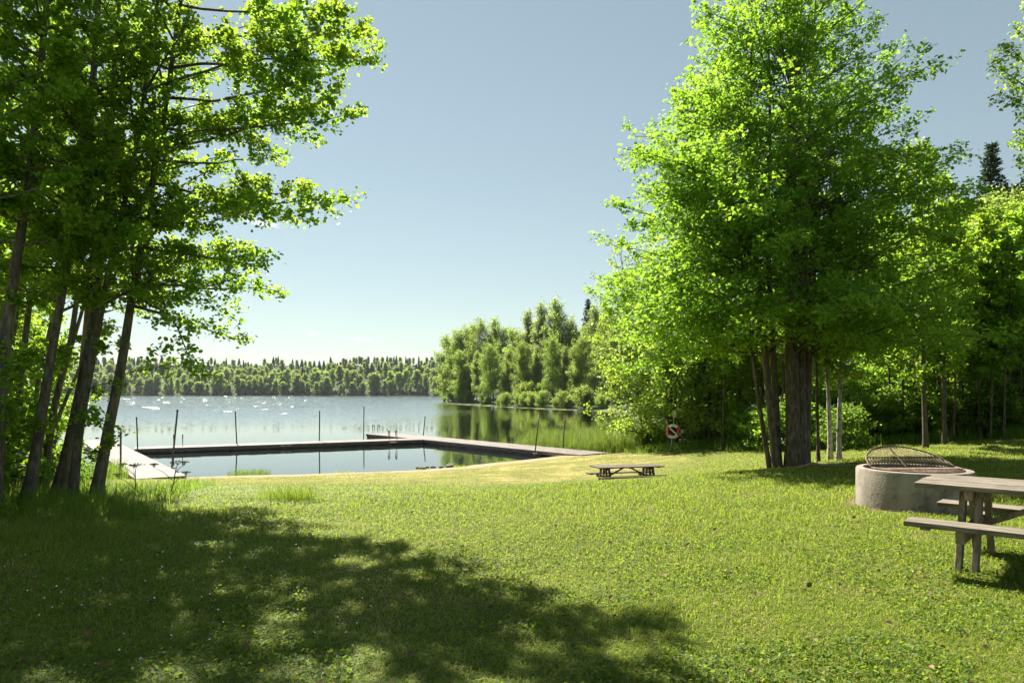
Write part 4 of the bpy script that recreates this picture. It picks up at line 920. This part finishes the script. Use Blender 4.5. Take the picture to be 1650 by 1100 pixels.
# near one: its left front corner projects to (1470, 780)
u = np.array([.74, -.672]); u /= np.linalg.norm(u); v = np.array([-u[1], u[0]]); W = .92; L1 = 2.5
c = np.array([3.74, 6.36]) + u * L1 / 2 + v * W / 2
picnic_table((c[0], c[1], hz(c[0], c[1]) - .005), math.atan2(u[1], u[0]), L1, 'weathered grey picnic table cut by the right edge, in front of the fire pit', W)
c = (atpx(1010, 24.4), 24.4)
picnic_table((c[0], c[1], hz(*c) - .05), math.radians(14), 2.5, 'low looking brown picnic table alone on the lawn before the lake', wood='brown_wood', legs='brown_wood')

# ------------------------------------------------------------------ fire pit
def lathe(prof, n=64):
    prof = np.array(prof, float); m = len(prof); a = np.linspace(0, 2 * np.pi, n, endpoint=False)
    V = np.stack([prof[:, None, 0] * np.cos(a), prof[:, None, 0] * np.sin(a), np.repeat(prof[:, 1:2], n, 1)], -1).reshape(-1, 3)
    i = np.arange(m - 1)[:, None]; j = np.arange(n)[None]; j2 = (j + 1) % n
    return V, np.stack([i * n + j, i * n + j2, (i + 1) * n + j2, (i + 1) * n + j], -1).reshape(-1, 4)
fx, fy = 5.79, 9.85; fz = hz(fx, fy)
pit = empty('fire_pit', (fx, fy, fz)); tag(pit, 'round concrete fire pit ring with a raised half-round iron grate', 'fire pit')
m = MB(); m.add(*lathe([(.745, -.10), (.745, .50), (.735, .525), (.72, .53), (.65, .53), (.64, .52), (.64, .05)])); o = m.build('ring', M['concrete'], pit, smooth=True)
md = o.modifiers.new('split', 'EDGE_SPLIT'); md.split_angle = math.radians(40)
m = MB(); prof = [(0.001, .40), (.2, .39), (.4, .37), (.56, .345), (.64, .33)]; m.add(*lathe(prof)); m.build('ash_bed', M['ash'], pit, smooth=True)
gr = empty('grate', (0, 0, .545), math.radians(2)); gr.parent = pit
RG = .615; tilt = math.radians(25)
def half_grate(nm, ang, ysign):
    fr = MB(); br = MB()
    def tr(x, y, z=0): return (x, ysign * y * math.cos(ang), y * math.sin(ang) + z)
    q = np.linspace(0, math.pi, 33)
    fr.tube(np.array([tr(RG * math.cos(a), RG * math.sin(a)) for a in q]), .012, 6)
    fr.tube(np.array([tr(-RG, 0), tr(0, 0), tr(RG, 0)]), .010, 6)
    for x in np.linspace(-RG + .04, RG - .04, 27): br.tube(np.array([tr(x, .004, -.006), tr(x, math.sqrt(RG * RG - x * x) - .004, -.006)]), .0068, 5)
    br.tube(np.array([tr(-math.sqrt(RG * RG - .08), .28, .006), tr(math.sqrt(RG * RG - .08), .28, .006)]), .007, 5)
    hg = empty(nm, (0, 0, 0)); hg.parent = gr
    return fr, br
for ang, ys in ((tilt, 1), (math.radians(-1.2), -1)):
    fr, br = half_grate('grate_half', ang, ys); fr.build('grate_frame', M['rust'], gr, smooth=True); br.build('grate_bars', M['rust'], gr, smooth=True)
for o in [x for x in bpy.data.objects if x.name.startswith('grate_half')]: bpy.data.objects.remove(o)
m = MB(); m.tube(np.array([(-.10, 0, .0), (-.16, .30, .24)]), .012, 6); m.build('prop', M['rust'], gr)
for (x, y, a, l, r_) in [(-.2, .1, .5, .5, .05), (.15, -.1, 2.2, .6, .055), (.1, .25, 1.2, .45, .045), (-.3, -.2, 2.8, .4, .05)]:
    d = np.array([math.cos(a), math.sin(a), .05]) * l / 2; m = MB(); m.tube(np.array([-d, d * .1 + [0, 0, .01], d]), np.array([r_, r_ * 1.05, r_ * .85]), 9)
    o = m.build('charred_log', M['char'], None, smooth=True); o.location = (fx + x, fy + y, fz + .425); tag(o, 'charred log lying in the ash of the fire pit', 'log', 'charred logs in the fire pit')

# ------------------------------------------------------------------ life buoy station
b0 = P(1080, 729, 35.0); zb = hz(b0[0], b0[1]); base = np.array([b0[0], b0[1], zb]); tp = P(1087, 668, 35.0)
st = empty('life_buoy_post', tuple(base)); tag(st, 'thin galvanised post with a small white plate on top, carrying the life buoy', 'post')
m = MB(); m.tube(np.array([(0, 0, -.3), (tp - base) * .5, tp - base]), .03, 10); m.build('shaft', M['steel'], st, smooth=True)
m = MB(); k = 24; q = np.linspace(0, 2 * np.pi, k, endpoint=False)
e = tp - base + np.array([-.02, -.045, .04])
ring = np.stack([.085 * np.sign(np.cos(q)) * np.abs(np.cos(q)) ** .6, 0 * q, .17 * np.sign(np.sin(q)) * np.abs(np.sin(q)) ** .6], -1)
V = np.vstack([ring + e, ring + e + [0, .012, 0]]); m.add(V, [[i, (i + 1) % k, k + (i + 1) % k, k + i] for i in range(k)])
m.add(np.vstack([ring + e, [e]]), None, [[k, (i + 1) % k, i] for i in range(k)]); m.add(np.vstack([ring + e + [0, .012, 0], [e + [0, .012, 0]]]), None, [[k, i, (i + 1) % k] for i in range(k)])
m.build('sign_plate', M['sign_white'], st)
bc = P(1084.5, 694.5, 34.85) 
m = MB(); m.box(bc - base + np.array([.0, .08, 0]), (.30, .02, .03)); m.box(bc - base + np.array([.0, .08, .2]), (.16, .02, .025)); m.build('bracket', M['steel'], st, .005)
ly = empty('life_buoy', tuple(bc)); tag(ly, 'red and white ring life buoy hanging on the post by the wood', 'life buoy')
def torus_seg(a0, a1, R=.272, r=.072, n=14, squash=1.0):
    m = MB(); q = np.linspace(a0, a1, n); pth = np.stack([R * np.cos(q), 0 * q, R * 1.08 * np.sin(q)], -1); m.tube(pth, r, 12); return m
for a in (0, 180):
    torus_seg(math.radians(a - 43), math.radians(a + 43)).build('red_section', M['buoy_red'], ly, smooth=True)
for a in (90, 270):
    torus_seg(math.radians(a - 47), math.radians(a + 47)).build('white_section', M['buoy_white'], ly, smooth=True)
m = MB(); m.bar((-.19, -.03, .17), (.17, -.03, -.15), .03, .075, (0, 1, 0)); m.build('throw_line_bag', M['buoy_white'], ly, .012)
m = MB(); q = np.linspace(0, 2 * np.pi, 41); rr = .345 + .018 * np.cos(q * 4 + math.pi); m.tube(np.stack([rr * np.cos(q), 0 * q - .02, rr * 1.08 * np.sin(q)], -1), .011, 6, False); m.build('grab_rope', M['buoy_white'], ly, smooth=True)
m = MB(); q = np.linspace(0, 2 * np.pi, 20, endpoint=False); V = np.stack([.215 * np.cos(q), 0 * q + .05, .235 * np.sin(q)], -1); m.add(np.vstack([V, V + [0, .015, 0], [[0, .05, 0]], [[0, .065, 0]]]), [[i, (i + 1) % 20, 20 + (i + 1) % 20, 20 + i] for i in range(20)], [[40, (i + 1) % 20, i] for i in range(20)] + [[41, 20 + i, 20 + (i + 1) % 20] for i in range(20)]); m.build('back_plate', M['black_rubber'], ly)

# ------------------------------------------------------------------ fallen branch, roots and stones
g = Grow(88); a = P(1282, 766, 16.5); a[2] = hz(a[0], a[1]) + .03; loc = a.copy()
w = np.array([(0, 0, .0), (.25, .05, .03), (.45, .1, .09), (.62, .05, .05), (.9, .15, .02), (1.3, .2, .03), (1.7, .1, .02)]); g.wood(w, np.array([.03, .035, .04, .035, .03, .022, .01]), 8)
g.wood(np.array([(.45, .1, .08), (.4, -.15, .05), (.3, -.35, .02)]), np.array([.022, .016, .008]), 6); g.wood(np.array([(.9, .15, .02), (1.2, -.05, .06), (1.45, -.2, .03)]), np.array([.018, .013, .006]), 6)
o = link_mesh('fallen_branch', g.wood_mesh('fallen_branch'), M['dead_bark']); o.location = loc; tag(o, 'crooked fallen branch lying in the shade at the foot of the maple', 'branch')
rs = np.random.default_rng(8)
for k in range(16):
    px = rs.uniform(668, 728); Yd = float(np.interp(px, [668, 728], [35.9, 37.2])) + rs.uniform(-.35, .2); x = atpx(px, Yd)
    V, q = lathe([(0.001, -.5), (.5, -.42), (.92, -.1), (.95, .2), (.6, .55), (.001, .68)], 12)
    V = V + rs.normal(size=V.shape) * .06; s = rs.uniform(.06, .14); m = MB(); m.add(V * np.array([s * 1.3, s, s * .75]), q)
    o = m.build('beach_stone', M['stone'], None, smooth=True); o.location = (x, Yd, max(hz(x, Yd), WZ) + s * .2); o.rotation_euler = (0, 0, rs.uniform(0, 6))
    tag(o, 'reddish brown stone in the small heap at the water edge', 'stone', 'stones at the water edge')

# ------------------------------------------------------------------ air
hm, hnt = new_mat('haze_air'); hv = N(hnt, 'ShaderNodeVolumePrincipled'); hv.inputs['Color'].default_value = (.80, .88, .96, 1); hv.inputs['Density'].default_value = HAZE
hv.inputs['Anisotropy'].default_value = .1
ho = N(hnt, 'ShaderNodeOutputMaterial'); hnt.links.new(hv.outputs[0], ho.inputs['Volume'])
hb = MB(); hb.box((0, 700, 36), (2000, 2100, 46)); tag(hb.build('haze', hm), kind='stuff')

# ------------------------------------------------------------------ light, sky, camera
w = bpy.data.worlds.new('World'); SC.world = w; w.use_nodes = True; nt = w.node_tree
bg = nt.nodes['Background']; sky = nt.nodes.new('ShaderNodeTexSky'); sky.sky_type = 'NISHITA'; sky.sun_disc = False
sky.sun_elevation = math.radians(SUN_EL); sky.sun_rotation = math.radians(SUN_AZ); sky.altitude = 0; sky.air_density = 1.0; sky.dust_density = .05; sky.ozone_density = 1.0
gam = nt.nodes.new('ShaderNodeGamma'); gam.inputs[1].default_value = .72; hsv = nt.nodes.new('ShaderNodeHueSaturation'); hsv.inputs['Saturation'].default_value = .80
nt.links.new(sky.outputs[0], gam.inputs[0]); nt.links.new(gam.outputs[0], hsv.inputs['Color']); tint = nt.nodes.new('ShaderNodeMix'); tint.data_type = 'RGBA'; tint.blend_type = 'MULTIPLY'; tint.inputs[0].default_value = 1; tint.inputs[7].default_value = (.885, .935, .84, 1)
nt.links.new(hsv.outputs[0], tint.inputs[6]); tcw = nt.nodes.new('ShaderNodeTexCoord'); cn = nt.nodes.new('ShaderNodeTexNoise'); cn.inputs['Scale'].default_value = 34; cn.inputs['Detail'].default_value = 6
cmap = nt.nodes.new('ShaderNodeMapping'); cmap.inputs['Scale'].default_value = (1, 1, 2.6); nt.links.new(tcw.outputs['Generated'], cmap.inputs['Vector']); nt.links.new(cmap.outputs[0], cn.inputs['Vector'])
last = tint.outputs[2]
for (cpx, cpy, wx, wz, st) in [(432, 362, .022, .007, .85), (398, 352, .018, .008, .7), (575, 546, .028, .005, .5), (508, 537, .020, .005, .45), (360, 470, .03, .006, .35)]:
    c = unit(np.array([(cpx - CX) / F, 1.0, (HY - cpy) / F]))
    v1 = nt.nodes.new('ShaderNodeVectorMath'); v1.operation = 'SUBTRACT'; v1.inputs[1].default_value = tuple(c); nt.links.new(tcw.outputs['Generated'], v1.inputs[0])
    v2 = nt.nodes.new('ShaderNodeVectorMath'); v2.operation = 'MULTIPLY'; v2.inputs[1].default_value = (1 / wx, .6 / wx, 1 / wz); nt.links.new(v1.outputs[0], v2.inputs[0])
    v3 = nt.nodes.new('ShaderNodeVectorMath'); v3.operation = 'LENGTH'; nt.links.new(v2.outputs[0], v3.inputs[0])
    a1 = nt.nodes.new('ShaderNodeMath'); a1.operation = 'MULTIPLY_ADD'; a1.inputs[1].default_value = 2.2; nt.links.new(cn.outputs['Fac'], a1.inputs[0])
    a2 = nt.nodes.new('ShaderNodeMath'); a2.operation = 'MULTIPLY'; a2.inputs[1].default_value = -1; nt.links.new(v3.outputs['Value'], a2.inputs[0]); nt.links.new(a2.outputs[0], a1.inputs[2])
    m1 = nt.nodes.new('ShaderNodeMapRange'); m1.interpolation_type = 'SMOOTHSTEP'; m1.inputs['From Min'].default_value = .2; m1.inputs['From Max'].default_value = 1.0; m1.inputs['To Max'].default_value = st; nt.links.new(a1.outputs[0], m1.inputs['Value'])
    mc = nt.nodes.new('ShaderNodeMix'); mc.data_type = 'RGBA'; mc.inputs[7].default_value = (5.6, 5.6, 5.5, 1); nt.links.new(m1.outputs[0], mc.inputs[0]); nt.links.new(last, mc.inputs[6]); last = mc.outputs[2]
nt.links.new(last, bg.inputs['Color']); bg.inputs['Strength'].default_value = .05
sl = bpy.data.lights.new('Sun', 'SUN'); sl.energy = 3.8; sl.angle = math.radians(.5); sl.color = (1, .95, .86)
so = bpy.data.objects.new('Sun', sl); COL.objects.link(so)
az, el = math.radians(SUN_AZ), math.radians(SUN_EL)
so.rotation_euler = Vector((math.sin(az) * math.cos(el), math.cos(az) * math.cos(el), math.sin(el))).to_track_quat('Z', 'Y').to_euler()
so.location = (-20, 40, 40)

cam = bpy.data.cameras.new('Camera'); co = bpy.data.objects.new('Camera', cam); COL.objects.link(co); SC.camera = co
cam.sensor_width = 36; cam.lens = 36 * F / 1650; cam.shift_y = (HY - 550) / 1650; cam.clip_end = 6000; cam.clip_start = .05
co.location = (0, 0, HC); co.rotation_euler = (math.radians(90), 0, 0)

SC.render.engine = 'CYCLES'
cy = SC.cycles
cy.max_bounces = 8; cy.diffuse_bounces = 6; cy.glossy_bounces = 3; cy.transmission_bounces = 4; cy.transparent_max_bounces = 6
cy.use_denoising = True
try: cy.denoiser = 'OPENIMAGEDENOISE'
except Exception: pass
cy.use_adaptive_sampling = True; cy.adaptive_threshold = .015; cy.caustics_reflective = False; cy.caustics_refractive = False; cy.sample_clamp_indirect = 6
SC.view_settings.view_transform = 'Standard'; SC.view_settings.look = 'None'; SC.view_settings.gamma = 1; SC.view_settings.exposure = 2.07
